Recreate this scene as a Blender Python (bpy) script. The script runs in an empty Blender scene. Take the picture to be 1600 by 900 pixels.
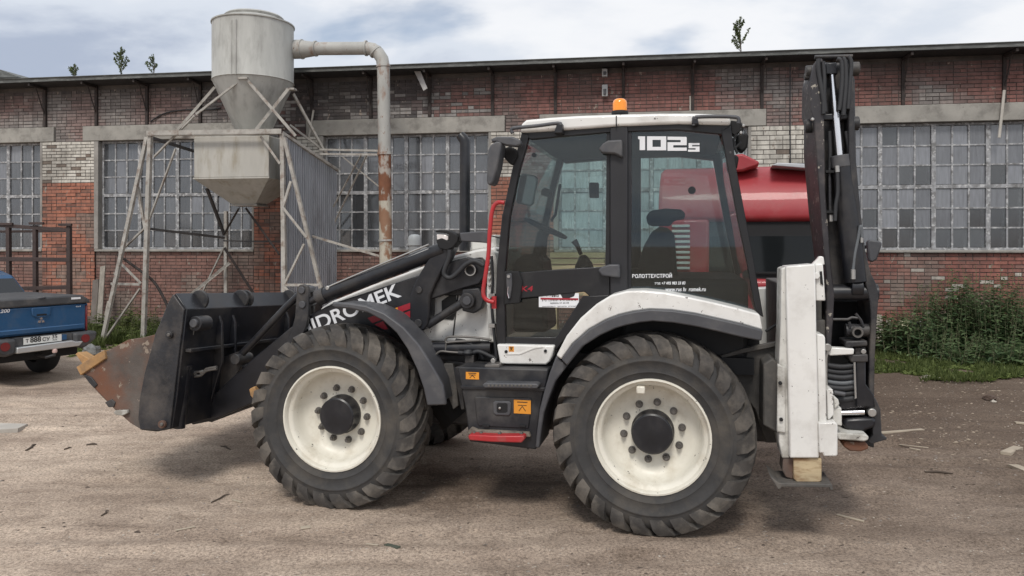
import bpy, math, random
from mathutils import Vector, Matrix, noise
R = math.radians
rnd = random.Random(7)
scene = bpy.context.scene
COL = scene.collection

# ---------------------------------------------------------------- camera
FPX, CX, HY, CZ = 1165.0, 800.0, 383.0, 2.05      # focal length in photo pixels, centre, horizon row, eye height
cam_d = bpy.data.cameras.new('camera')
cam_d.sensor_width = 36.0
cam_d.lens = FPX / 1600 * 36.0
cam_d.shift_y = -(450 - HY) / 1600.0
cam_d.clip_start, cam_d.clip_end = 0.1, 3000
cam = bpy.data.objects.new('camera', cam_d)
cam.location = (0, 0, CZ); cam.rotation_euler = (R(90), 0, 0)
COL.objects.link(cam); scene.camera = cam

# ---------------------------------------------------------------- sky, sun, exposure
SUN_EL, SUN_AZ = R(51), R(-168)                    # azimuth measured from +Y towards +X
w = bpy.data.worlds.new('World'); scene.world = w; w.use_nodes = True
nt = w.node_tree; nt.nodes.clear()
def N(tree, kind, **kw):
    n = tree.nodes.new(kind)
    for k, v in kw.items():
        if k.startswith('i_'):
            key = k[2:]
            key = int(key) if key.isdigit() else key.replace('_', ' ')
            n.inputs[key].default_value = v
        else: setattr(n, k, v)
    return n
def L(tree, a, b): tree.links.new(a, b)
sky = N(nt, 'ShaderNodeTexSky', sky_type='NISHITA', sun_disc=False, sun_elevation=SUN_EL, sun_rotation=SUN_AZ, altitude=100, air_density=1.0, dust_density=2.0, ozone_density=1.0)
bg1 = N(nt, 'ShaderNodeBackground', i_Strength=0.09); L(nt, sky.outputs[0], bg1.inputs[0])
tc = N(nt, 'ShaderNodeTexCoord')
sep = N(nt, 'ShaderNodeSeparateXYZ'); L(nt, tc.outputs['Generated'], sep.inputs[0])
def math_(tree, op, a, b=None, clamp=False):
    n = tree.nodes.new('ShaderNodeMath'); n.operation = op; n.use_clamp = clamp
    for i, x in enumerate((a, b)):
        if x is None: continue
        if isinstance(x, (int, float)): n.inputs[i].default_value = x
        else: L(tree, x, n.inputs[i])
    return n.outputs[0]
zz = math_(nt, 'MAXIMUM', sep.outputs[2], 0.0)
zz = math_(nt, 'ADD', zz, 0.17)
comb = N(nt, 'ShaderNodeCombineXYZ')
L(nt, math_(nt, 'DIVIDE', sep.outputs[0], zz), comb.inputs[0]); L(nt, math_(nt, 'DIVIDE', sep.outputs[1], zz), comb.inputs[1])
def cloud_noise(scale, detail, rough, loc, dist=0.0):
    mp = N(nt, 'ShaderNodeMapping'); mp.inputs['Location'].default_value = loc
    L(nt, comb.outputs[0], mp.inputs[0])
    n = N(nt, 'ShaderNodeTexNoise', i_Scale=scale, i_Detail=detail, i_Roughness=rough, i_Distortion=dist); n.noise_dimensions = '3D'
    L(nt, mp.outputs[0], n.inputs['Vector']); return n.outputs['Fac']
def ramp(tree, fac, stops, interp='EASE'):
    r = N(tree, 'ShaderNodeValToRGB'); r.color_ramp.interpolation = interp
    els = r.color_ramp.elements
    while len(els) < len(stops): els.new(0.5)
    for e, (p, c) in zip(els, stops): e.position = p; e.color = (*c, 1) if len(c) == 3 else c
    L(tree, fac, r.inputs[0]); return r.outputs[0]
SKY_A, SKY_B = (9.1, 1.0, 8.3), (6.9, 0.2, 2.0)
n1 = cloud_noise(0.75, 7, 0.55, SKY_A, 0.25)      # thickness: grey bellies against bright tops
n2 = cloud_noise(1.1, 6, 0.5, SKY_B, 0.2)         # rare blue gaps
cloudcol = ramp(nt, n1, [(0.30, (0.42, 0.48, 0.60)), (0.44, (0.68, 0.73, 0.81)), (0.55, (0.87, 0.885, 0.915)), (0.66, (0.74, 0.775, 0.84))])
bg2 = N(nt, 'ShaderNodeBackground', i_Strength=0.80); L(nt, cloudcol, bg2.inputs[0])
cover = ramp(nt, n2, [(0.27, (0.35,)*3), (0.39, (1.0,)*3)])
mix = N(nt, 'ShaderNodeMixShader'); L(nt, cover, mix.inputs[0]); L(nt, bg1.outputs[0], mix.inputs[1]); L(nt, bg2.outputs[0], mix.inputs[2])
out = N(nt, 'ShaderNodeOutputWorld'); L(nt, mix.outputs[0], out.inputs[0])

sd = bpy.data.lights.new('sun', 'SUN'); sd.energy = 1.5; sd.angle = R(14); sd.color = (1.0, 0.95, 0.88)
sun = bpy.data.objects.new('sun', sd); COL.objects.link(sun)
sdir = Vector((math.sin(SUN_AZ) * math.cos(SUN_EL), math.cos(SUN_AZ) * math.cos(SUN_EL), math.sin(SUN_EL)))
sun.rotation_euler = sdir.to_track_quat('Z', 'Y').to_euler()
vs = scene.view_settings
vs.view_transform = 'Standard'; vs.look = 'None'; vs.exposure = 0.40; vs.gamma = 1.0; vs.use_curve_mapping = False
scene.render.engine = 'CYCLES'
scene.cycles.use_denoising = True
scene.cycles.max_bounces = 8; scene.cycles.transparent_max_bounces = 16; scene.cycles.glossy_bounces = 4
scene.cycles.sample_clamp_indirect = 6.0

# ---------------------------------------------------------------- frames: pixel -> point on a real plane of a thing
class Frame:
    def __init__(s, ox, oy, a): s.o = (ox, oy); s.a = a; s.c, s.s = math.cos(a), math.sin(a)
    def p(s, px, py, y):                           # local (x, z) of the sight line through a photo pixel at local depth y
        dx, dz = (px - CX) / FPX, -(py - HY) / FPX
        t = (y + s.o[1] * s.c - s.o[0] * s.s) / (s.c - dx * s.s)
        return ((t * dx - s.o[0]) * s.c + (t - s.o[1]) * s.s, CZ + dz * t)
    def q(s, px, py, y):
        x, z = s.p(px, py, y); return (x, y, z)
    def pts(s, lst, y): return [s.p(a, b, y) for a, b in lst]
    def pixel(s, x, y, z):
        X = s.o[0] + x * s.c - y * s.s; Y = s.o[1] + x * s.s + y * s.c
        return (CX + FPX * X / Y, HY - FPX * (z - CZ) / Y, Y)
    def place(s, o): o.location = (s.o[0], s.o[1], 0); o.rotation_euler = (0, 0, s.a)

# ---------------------------------------------------------------- mesh builder
class MB:
    def __init__(s): s.v = []; s.f = []
    def add(s, vs_, fs): 
        b = len(s.v); s.v += [tuple(p) for p in vs_]; s.f += [tuple(b + i for i in f) for f in fs]; return s
    def box(s, x0, x1, y0, y1, z0, z1):
        return s.add([(x0,y0,z0),(x1,y0,z0),(x1,y1,z0),(x0,y1,z0),(x0,y0,z1),(x1,y0,z1),(x1,y1,z1),(x0,y1,z1)],
                     [(0,3,2,1),(4,5,6,7),(0,1,5,4),(1,2,6,5),(2,3,7,6),(3,0,4,7)])
    def prism(s, poly, y0, y1, dx=0, dz=0):        # polygon in (x, z) extruded along y
        n = len(poly)
        ar = sum(poly[i][0]*poly[(i+1)%n][1]-poly[(i+1)%n][0]*poly[i][1] for i in range(n))
        if ar < 0: poly = poly[::-1]
        vs_ = [(x, y0, z) for x, z in poly] + [(x+dx, y1, z+dz) for x, z in poly]
        fs = [tuple(range(n)), tuple(range(2*n-1, n-1, -1))]
        fs += [(i, i+n, (i+1)%n+n, (i+1)%n) for i in range(n)]
        return s.add(vs_, fs)
    def prism_z(s, poly, z0, z1):                  # polygon in (x, y) extruded along z
        n = len(poly)
        ar = sum(poly[i][0]*poly[(i+1)%n][1]-poly[(i+1)%n][0]*poly[i][1] for i in range(n))
        if ar < 0: poly = poly[::-1]
        vs_ = [(x, y, z0) for x, y in poly] + [(x, y, z1) for x, y in poly]
        fs = [tuple(range(n-1, -1, -1)), tuple(range(n, 2*n))]
        fs += [(i, (i+1)%n, (i+1)%n+n, i+n) for i in range(n)]
        return s.add(vs_, fs)
    def band(s, A, B, y0, y1):                     # solid strip between two (x, z) polylines of equal length
        n = len(A)
        vs_ = [(x,y0,z) for x,z in A]+[(x,y0,z) for x,z in B]+[(x,y1,z) for x,z in A]+[(x,y1,z) for x,z in B]
        fs = []
        for i in range(n-1):
            fs += [(i, i+1, n+i+1, n+i), (2*n+i, 3*n+i, 3*n+i+1, 2*n+i+1), (i, 2*n+i, 2*n+i+1, i+1), (n+i, n+i+1, 3*n+i+1, 3*n+i)]
        fs += [(0, n, 3*n, 2*n), (n-1, 3*n-1, 4*n-1, 2*n-1)]
        return s.add(vs_, fs)
    def plate(s, line, t, y0, y1):                 # an open (x, z) polyline thickened by t, extruded along y
        A, B = [], []
        for i, p in enumerate(line):
            a = Vector(line[max(0, i-1)]); b = Vector(line[min(len(line)-1, i+1)])
            d = (b - a).normalized(); nrm = Vector((-d.y, d.x)) * t / 2
            A.append((p[0]+nrm.x, p[1]+nrm.y)); B.append((p[0]-nrm.x, p[1]-nrm.y))
        return s.band(A, B, y0, y1)
    def tube(s, path, r, n=8, caps=True):
        path = [Vector(p) for p in path]; k = len(path)
        rs = r if isinstance(r, (list, tuple)) else [r]*k
        t0 = (path[1]-path[0]).normalized()
        up = Vector((0,0,1)) if abs(t0.z) < 0.9 else Vector((1,0,0))
        nx = t0.cross(up).normalized(); vs_ = []
        for i in range(k):
            t = ((path[i]-path[i-1]).normalized() if i else t0)
            if i and i < k-1: t = (t + (path[i+1]-path[i]).normalized()).normalized()
            nx = (nx - t*nx.dot(t)).normalized(); ny = t.cross(nx)
            for j in range(n):
                a = 2*math.pi*j/n
                vs_.append(path[i] + (nx*math.cos(a)+ny*math.sin(a))*rs[i])
        fs = [(i*n+j, i*n+(j+1)%n, (i+1)*n+(j+1)%n, (i+1)*n+j) for i in range(k-1) for j in range(n)]
        if caps: fs += [tuple(range(n-1,-1,-1)), tuple(range((k-1)*n, k*n))]
        return s.add(vs_, fs)
    def cyl(s, p0, p1, r, r1=None, n=16): return s.tube([p0, p1], [r, r if r1 is None else r1], n)
    def bar(s, p0, p1, w_, h_=None, up=(0,0,1)):   # rectangular bar between two points
        p0, p1 = Vector(p0), Vector(p1); h_ = h_ or w_
        t = (p1-p0).normalized(); u = Vector(up)
        if abs(t.dot(u)) > 0.95: u = Vector((0,1,0))
        a = t.cross(u).normalized()*w_/2; b = a.normalized().cross(t)*h_/2
        vs_ = [p+sa*a+sb*b for p in (p0,p1) for sa,sb in ((-1,-1),(1,-1),(1,1),(-1,1))]
        return s.add(vs_, [(0,1,2,3),(7,6,5,4),(0,4,5,1),(1,5,6,2),(2,6,7,3),(3,7,4,0)])
    def lathe(s, prof, c, axis='y', n=32, close=False):    # prof = [(radius, height along the axis)]
        vs_ = []
        for r, h in prof:
            for j in range(n):
                a = 2*math.pi*j/n; u, v = r*math.cos(a), r*math.sin(a)
                vs_.append((c[0]+u, c[1]+h, c[2]+v) if axis == 'y' else ((c[0]+u, c[1]+v, c[2]+h) if axis == 'z' else (c[0]+h, c[1]+u, c[2]+v)))
        m = len(prof); rng = range(m if close else m-1)
        fs = [(i*n+j, i*n+(j+1)%n, ((i+1)%m)*n+(j+1)%n, ((i+1)%m)*n+j) for i in rng for j in range(n)]
        if not close:
            if prof[0][0] > 1e-5: fs.append(tuple(range(n-1,-1,-1)))
            if prof[-1][0] > 1e-5: fs.append(tuple(range((m-1)*n, m*n)))
        return s.add(vs_, fs)
    def mesh(s, name, smooth=35):
        me = bpy.data.meshes.new(name); me.from_pydata([tuple(p) for p in s.v], [], s.f)
        import bmesh
        bm = bmesh.new(); bm.from_mesh(me)
        bmesh.ops.recalc_face_normals(bm, faces=bm.faces); bm.to_mesh(me); bm.free()
        if smooth:
            me.polygons.foreach_set('use_smooth', [True]*len(me.polygons)); me.set_sharp_from_angle(angle=R(smooth))
        me.update(); return me
    def build(s, name, mat, parent=None, bevel=0, smooth=35, seg=2):
        me = s.mesh(name, smooth)
        o = bpy.data.objects.new(name, me); COL.objects.link(o)
        if mat is not None: me.materials.append(mat)
        if parent is not None: o.parent = parent
        if bevel:
            md = o.modifiers.new('bevel', 'BEVEL'); md.width = bevel; md.segments = seg; md.limit_method = 'ANGLE'; md.angle_limit = R(40); md.harden_normals = False
        return o
def empty(name, frame=None, loc=None):
    o = bpy.data.objects.new(name, None); COL.objects.link(o); o.empty_display_size = 0.2
    if frame: frame.place(o)
    if loc: o.location = loc
    return o
def tag(o, label=None, cat=None, group=None, kind=None):
    for k, v in (('label', label), ('category', cat), ('group', group), ('kind', kind)):
        if v: o[k] = v
    return o
def share(o, parent=None, name=None):
    c = o.copy(); COL.objects.link(c)
    if parent is not None: c.parent = parent
    if name: c.name = name
    return c
def arc(c, r, a0, a1, n): return [(c[0]+r*math.cos(R(a0+(a1-a0)*i/n)), c[1]+r*math.sin(R(a0+(a1-a0)*i/n))) for i in range(n+1)]
def smooth_path(pts, k=5):                          # Catmull-Rom through the points
    P = [Vector(p) for p in pts]; out_ = []
    for i in range(len(P)-1):
        p0, p1, p2, p3 = P[max(0,i-1)], P[i], P[i+1], P[min(len(P)-1,i+2)]
        for j in range(k):
            t = j/k
            out_.append(0.5*((2*p1)+(p2-p0)*t+(2*p0-5*p1+4*p2-p3)*t*t+(3*p1-p0-3*p2+p3)*t**3))
    out_.append(P[-1]); return [tuple(p) for p in out_]
def text_part(name, txt, mat, parent, u0, u1, y, height=None, bold=0.0, slant=0.0, thick=0.002, align_h=True):
    """flat lettering on an xz plane at depth y: baseline from u0=(x,z) to u1=(x,z)"""
    cu = bpy.data.curves.new(name, 'FONT'); cu.body = txt; cu.size = 1.0; cu.extrude = 0.0; cu.offset = bold; cu.shear = slant
    tmp = bpy.data.objects.new(name+'_tmp', cu); COL.objects.link(tmp)
    dg = bpy.context.evaluated_depsgraph_get(); me = bpy.data.meshes.new_from_object(tmp.evaluated_get(dg))
    bpy.data.objects.remove(tmp); bpy.data.curves.remove(cu)
    xs = [v.co.x for v in me.vertices]; ys = [v.co.y for v in me.vertices]
    x0, x1, y0, y1 = min(xs), max(xs), min(ys), max(ys)
    A, B = Vector(u0), Vector(u1); d = B - A; length = d.length; d.normalize(); nrm = Vector((-d.y, d.x))
    sx = length/(x1-x0); sy = (height/(y1-y0)) if height else sx
    for v in me.vertices:
        p = A + d*((v.co.x-x0)*sx) + nrm*((v.co.y-y0)*sy)
        v.co = (p.x, y, p.y)
    me.materials.clear(); me.materials.append(mat)
    me.flip_normals() if False else None
    o = bpy.data.objects.new(name, me); COL.objects.link(o); o.parent = parent
    return o

# ---------------------------------------------------------------- materials
def mat(name, col, rough=0.6, metal=0.0, var=0.12, vscale=3.0, dirt=None, dirt_amt=0.0, dirt_scale=4.0, dirt_low=0.5, dirt_high=0.66, bump=0.0, bscale=60.0, spec=0.5, coat=0.0, stretch=None, world=False, attr=None, objcol=False, chips=None, chip_amt=0.0, chip_scale=30):
    m = bpy.data.materials.new(name); m.use_nodes = True; t = m.node_tree
    b = t.nodes['Principled BSDF']; b.inputs['Roughness'].default_value = rough; b.inputs['Metallic'].default_value = metal
    b.inputs['Specular IOR Level'].default_value = spec; b.inputs['Coat Weight'].default_value = coat
    tcn = N(t, 'ShaderNodeTexCoord'); vec = tcn.outputs['Object']
    if world: vec = N(t, 'ShaderNodeNewGeometry').outputs['Position']
    if stretch:
        mp = N(t, 'ShaderNodeMapping'); mp.inputs['Scale'].default_value = stretch; L(t, vec, mp.inputs[0]); vec = mp.outputs[0]
    def noise_(sc, det=5, ro=0.6):
        n = N(t, 'ShaderNodeTexNoise', i_Scale=sc, i_Detail=det, i_Roughness=ro); L(t, vec, n.inputs['Vector']); return n.outputs['Fac']
    def mixc(fac, a, b_):
        mx = N(t, 'ShaderNodeMix', data_type='RGBA'); L(t, fac, mx.inputs[0])
        for i, x in ((6, a), (7, b_)):
            if isinstance(x, tuple): mx.inputs[i].default_value = (*x, 1)
            else: L(t, x, mx.inputs[i])
        return mx.outputs[2]
    if attr:
        an = N(t, 'ShaderNodeAttribute', attribute_name=attr); base = an.outputs['Color']
    elif objcol:
        oi = N(t, 'ShaderNodeObjectInfo'); base = oi.outputs['Color']
    else: base = col
    nz = noise_(vscale)
    v = N(t, 'ShaderNodeHueSaturation')
    if isinstance(base, tuple): v.inputs['Color'].default_value = (*base, 1)
    else: L(t, base, v.inputs['Color'])
    mr = N(t, 'ShaderNodeMapRange'); L(t, nz, mr.inputs[0]); mr.inputs[1].default_value = 0.3; mr.inputs[2].default_value = 0.7
    mr.inputs[3].default_value = 1-var; mr.inputs[4].default_value = 1+var; L(t, mr.outputs[0], v.inputs['Value'])
    c = v.outputs[0]
    if dirt:
        dn = noise_(dirt_scale, 8, 0.65)
        mr2 = N(t, 'ShaderNodeMapRange'); L(t, dn, mr2.inputs[0]); mr2.inputs[1].default_value = dirt_low; mr2.inputs[2].default_value = dirt_high; mr2.inputs[3].default_value = 0; mr2.inputs[4].default_value = dirt_amt
        c = mixc(mr2.outputs[0], c, dirt)
        rr = N(t, 'ShaderNodeMapRange'); L(t, mr2.outputs[0], rr.inputs[0]); rr.inputs[3].default_value = rough; rr.inputs[4].default_value = max(rough, 0.85); L(t, rr.outputs[0], b.inputs['Roughness'])
    if chips:
        cn = noise_(chip_scale, 4, 0.7)
        mr3 = N(t, 'ShaderNodeMapRange'); L(t, cn, mr3.inputs[0]); mr3.inputs[1].default_value = 1-chip_amt; mr3.inputs[2].default_value = 1-chip_amt+0.02
        c = mixc(mr3.outputs[0], c, chips)
    L(t, c, b.inputs['Base Color'])
    if bump:
        bn = noise_(bscale, 4, 0.6); bp = N(t, 'ShaderNodeBump', i_Strength=bump, i_Distance=0.01); L(t, bn, bp.inputs['Height']); L(t, bp.outputs[0], b.inputs['Normal'])
    return m
def glass(name, tint=(0.62, 0.68, 0.68), refl=0.12, rough=0.02):
    m = bpy.data.materials.new(name); m.use_nodes = True; t = m.node_tree; t.nodes.clear()
    tr = N(t, 'ShaderNodeBsdfTransparent'); tr.inputs[0].default_value = (*tint, 1)
    gl = N(t, 'ShaderNodeBsdfGlossy', i_Roughness=rough); gl.inputs[0].default_value = (0.95, 0.97, 1, 1)
    lw = N(t, 'ShaderNodeLayerWeight', i_Blend=0.5)
    mr = N(t, 'ShaderNodeMapRange'); L(t, lw.outputs['Fresnel'], mr.inputs[0]); mr.inputs[1].default_value = 0.1; mr.inputs[2].default_value = 1; mr.inputs[3].default_value = refl; mr.inputs[4].default_value = 0.85
    mx = N(t, 'ShaderNodeMixShader'); L(t, mr.outputs[0], mx.inputs[0]); L(t, tr.outputs[0], mx.inputs[1]); L(t, gl.outputs[0], mx.inputs[2])
    o = N(t, 'ShaderNodeOutputMaterial'); L(t, mx.outputs[0], o.inputs[0]); return m
def flat(name, col, rough=0.7, emit=0): return mat(name, col, rough, var=0.03)

M = {}
M['white']   = mat('white_paint', (0.78,0.77,0.74), 0.38, var=0.05, vscale=2, dirt=(0.30,0.265,0.22), dirt_amt=0.5, dirt_scale=3.2, dirt_low=0.48, dirt_high=0.75, chips=(0.12,0.10,0.09), chip_amt=0.345, chip_scale=22, coat=0.25)
M['whitedirty'] = mat('dirty_white_paint', (0.66,0.65,0.61), 0.55, var=0.12, vscale=4, dirt=(0.17,0.15,0.12), dirt_amt=0.75, dirt_scale=5, dirt_low=0.46, dirt_high=0.66, chips=(0.06,0.05,0.045), chip_amt=0.34, chip_scale=22)
M['rimwhite'] = mat('rim_paint', (0.74,0.71,0.62), 0.42, var=0.05, dirt=(0.42,0.36,0.26), dirt_amt=0.55, dirt_scale=5, dirt_low=0.5, dirt_high=0.72, chips=(0.10,0.09,0.08), chip_amt=0.345, chip_scale=18)
M['black']   = mat('black_paint', (0.014,0.0145,0.018), 0.34, var=0.3, vscale=6, dirt=(0.10,0.09,0.08), dirt_amt=0.35, dirt_scale=3.5, dirt_low=0.48, dirt_high=0.75)
M['frameblack'] = mat('cab_frame_black', (0.012,0.012,0.014), 0.4, var=0.2, dirt=(0.07,0.065,0.06), dirt_amt=0.25, dirt_scale=5, dirt_low=0.5, dirt_high=0.75)
M['dark']    = mat('dark_steel', (0.026,0.026,0.029), 0.46, var=0.3, vscale=8, dirt=(0.15,0.13,0.11), dirt_amt=0.55, dirt_scale=5, dirt_low=0.46, dirt_high=0.72, bump=0.15, bscale=80)
M['plastic'] = mat('grey_plastic', (0.068,0.069,0.076), 0.48, var=0.15, dirt=(0.17,0.16,0.15), dirt_amt=0.4, dirt_scale=6, dirt_low=0.5, dirt_high=0.75)
M['gap']     = mat('deep_black', (0.012,0.012,0.013), 0.8, var=0.2)
M['bucket']  = mat('bucket_steel', (0.022,0.023,0.027), 0.30, var=0.3, vscale=4, dirt=(0.15,0.125,0.105), dirt_amt=0.6, dirt_scale=2.6, dirt_low=0.45, dirt_high=0.72, bump=0.2, bscale=50)
M['rustjaw'] = mat('worn_rusty_steel', (0.10,0.083,0.072), 0.6, var=0.3, vscale=5, dirt=(0.17,0.068,0.035), dirt_amt=0.9, dirt_scale=1.6, dirt_low=0.40, dirt_high=0.62, bump=0.25, chips=(0.26,0.21,0.165), chip_amt=0.40, chip_scale=9)
M['tooth']   = mat('worn_ochre_steel', (0.42,0.24,0.10), 0.7, var=0.3, dirt=(0.2,0.13,0.08), dirt_amt=0.7, dirt_scale=9)
M['chrome']  = mat('chrome_rod', (0.80,0.80,0.82), 0.22, 1.0, var=0.05)
M['steel']   = mat('bare_steel', (0.45,0.44,0.42), 0.4, 0.8, var=0.2)
M['red']     = mat('red_paint', (0.42,0.025,0.03), 0.4, var=0.1, dirt=(0.2,0.12,0.1), dirt_amt=0.4, dirt_scale=7)
M['orange']  = mat('orange_sticker', (0.75,0.30,0.03), 0.5, var=0.08)
M['decalwhite'] = mat('white_lettering', (0.80,0.81,0.83), 0.45, var=0.03)
M['decalblack'] = mat('black_lettering', (0.02,0.02,0.02), 0.5, var=0.03)
M['decalred'] = mat('red_stripe', (0.36,0.02,0.035), 0.35, var=0.06)
M['rubber']  = mat('tyre_rubber', (0.042,0.041,0.041), 0.8, var=0.25, vscale=5, dirt=(0.115,0.10,0.082), dirt_amt=0.6, dirt_scale=3.5, dirt_low=0.44, dirt_high=0.68, bump=0.25, bscale=90)
M['lug']     = mat('dusty_tread', (0.055,0.050,0.046), 0.88, var=0.35, vscale=7, dirt=(0.195,0.172,0.145), dirt_amt=0.75, dirt_scale=4, dirt_low=0.44, dirt_high=0.66, bump=0.3, bscale=70)
M['hose']    = mat('rubber_hose', (0.028,0.029,0.032), 0.6, var=0.2)
M['glass']   = glass('cab_glass', (0.80,0.86,0.85), 0.03)
M['amber']   = mat('amber_lens', (0.95,0.30,0.02), 0.15, var=0.05, coat=0.5)
M['lens']    = mat('clear_lens', (0.75,0.70,0.68), 0.15, var=0.2, vscale=40, coat=0.6)
M['seat']    = mat('seat_fabric', (0.026,0.028,0.03), 0.85, var=0.2)
M['interior'] = mat('cab_trim', (0.022,0.023,0.025), 0.7, var=0.15)
M['dark2'] = mat('dusty_grey_steel', (0.085,0.08,0.074), 0.7, var=0.3, vscale=6, dirt=(0.17,0.15,0.13), dirt_amt=0.6, dirt_scale=5, bump=0.25, bscale=60)
M['wornleg'] = mat('worn_cream_leg', (0.50,0.40,0.25), 0.6, var=0.15, vscale=6, dirt=(0.22,0.12,0.055), dirt_amt=0.9, dirt_scale=7, dirt_low=0.42, dirt_high=0.58, stretch=(0.6,1,2.2))
M['boomworn'] = mat('worn_black_paint', (0.035,0.032,0.036), 0.42, var=0.3, vscale=6, dirt=(0.12,0.10,0.09), dirt_amt=0.5, dirt_scale=6, chips=(0.36,0.33,0.28), chip_amt=0.385, chip_scale=16)
M['greyhose'] = mat('grey_hose', (0.12,0.13,0.14), 0.5, var=0.2)
M['smoke'] = glass('smoked_mirror', (0.30,0.36,0.34), 0.10)
M['rubber2'] = mat('road_tyre', (0.022,0.022,0.023), 0.8, var=0.2)
M['frameblack2'] = mat('cab_pillar_grey', (0.019,0.019,0.022), 0.5, var=0.15)
M['bucket2'] = mat('glossy_black_bucket_steel', (0.012,0.013,0.017), 0.28, var=0.3, vscale=5, dirt=(0.11,0.095,0.08), dirt_amt=0.45, dirt_scale=3, dirt_low=0.48, dirt_high=0.75, chips=(0.2,0.19,0.18), chip_amt=0.30, chip_scale=20)
M['mud'] = mat('mud_caked_steel', (0.19,0.16,0.13), 0.9, var=0.35, vscale=12, dirt=(0.05,0.045,0.04), dirt_amt=0.8, dirt_scale=9)
M['tank'] = mat('dusty_black_tank', (0.016,0.017,0.021), 0.42, var=0.3, vscale=6, dirt=(0.14,0.13,0.12), dirt_amt=0.5, dirt_scale=3.2, dirt_low=0.45, dirt_high=0.7)
# ================================================================ GROUND
def gh(x, y):                                       # height of the dirt yard
    h = 0.018*noise.noise((x*0.45, y*0.6, 3.1)) + 0.010*noise.noise((x*1.7, y*2.1, 7.7))
    if 3 < y < 14: h += 0.0045*noise.noise((x*7, y*7, 1.2)) + 0.0022*noise.noise((x*19, y*19, 5.2))
    # shallow tyre ruts running across the yard right of and behind the machine
    for (y0, k, wd, dp) in ((4.95, 0.02, 0.09, 0.012), (5.45, 0.05, 0.09, 0.010), (8.3, 0.02, 0.12, 0.02), (10.2, 0.0, 0.12, 0.02), (7.15, -0.16, 0.10, 0.036), (7.75, -0.12, 0.12, 0.048), (6.2, -0.20, 0.12, 0.016), (9.0, -0.05, 0.14, 0.025), (6.6, 0.03, 0.10, 0.012)):
        d = y - (y0 + k*(x-3.0) + 0.06*math.sin(x*1.3+y0))
        if abs(d) < 0.5 and (x > 1.5 or y0 in (6.6, 9.0, 4.95, 5.45, 8.3, 10.2)): h += dp*(-math.exp(-(d/wd)**2) + 0.8*math.exp(-((d-0.19)/0.07)**2) + 0.6*math.exp(-((d+0.2)/0.08)**2)) * (0.7+0.6*noise.noise((x*2, y*2, 9)))
    for (y0, k, dp) in ((4.98, 0.06, 0.011), (5.95, 0.10, 0.010), (6.9, -0.10, 0.012), (8.6, -0.03, 0.016)):   # lugged tyre prints
        d = y - (y0 + k*x)
        if abs(d) < 0.21:
            m_ = max(0.0, min(1.0, 0.35+1.6*noise.noise((x*0.5, y0*3.3, 4.4)))); ph = (x + abs(d)*0.75)/0.19
            h += dp*m_*((0.5 if (ph % 1.0) < 0.5 else -0.5) - 0.45)*(1 if abs(d) < 0.18 else 0.5)
    if y > 10.6 and x > 4: h += 0.05*max(0, min(1, (y-10.6)/1.5))
    return h
def axis_(segs):
    out_ = []
    for a, b, st in segs:
        n = max(1, round((b-a)/st)); out_ += [a + (b-a)*i/n for i in range(n)]
    return out_ + [segs[-1][1]]
gx = axis_([(-900,-60,120),(-60,-15,9),(-15,-6.5,0.14),(-6.5,6.5,0.036),(6.5,15,0.14),(15,60,9),(60,900,120)])
gy = axis_([(-900,-40,120),(-40,0,8),(0,4.3,0.5),(4.3,8.2,0.032),(8.2,13,0.07),(13,19,0.2),(19,60,8),(60,1500,160)])
gv = []
for y in gy:
    for x in gx: gv.append((x, y, gh(x, y) if (abs(x) < 15.1 and 0 < y < 19.1) else 0.0))
nx_ = len(gx)
gf = [(j*nx_+i, j*nx_+i+1, (j+1)*nx_+i+1, (j+1)*nx_+i) for j in range(len(gy)-1) for i in range(nx_-1)]
gme = bpy.data.meshes.new('ground'); gme.from_pydata(gv, [], gf); gme.polygons.foreach_set('use_smooth', [True]*len(gf)); gme.update()
ground = bpy.data.objects.new('ground', gme); COL.objects.link(ground); tag(ground, 'bare dusty brown dirt yard with tyre tracks and grit', kind='structure')
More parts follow.
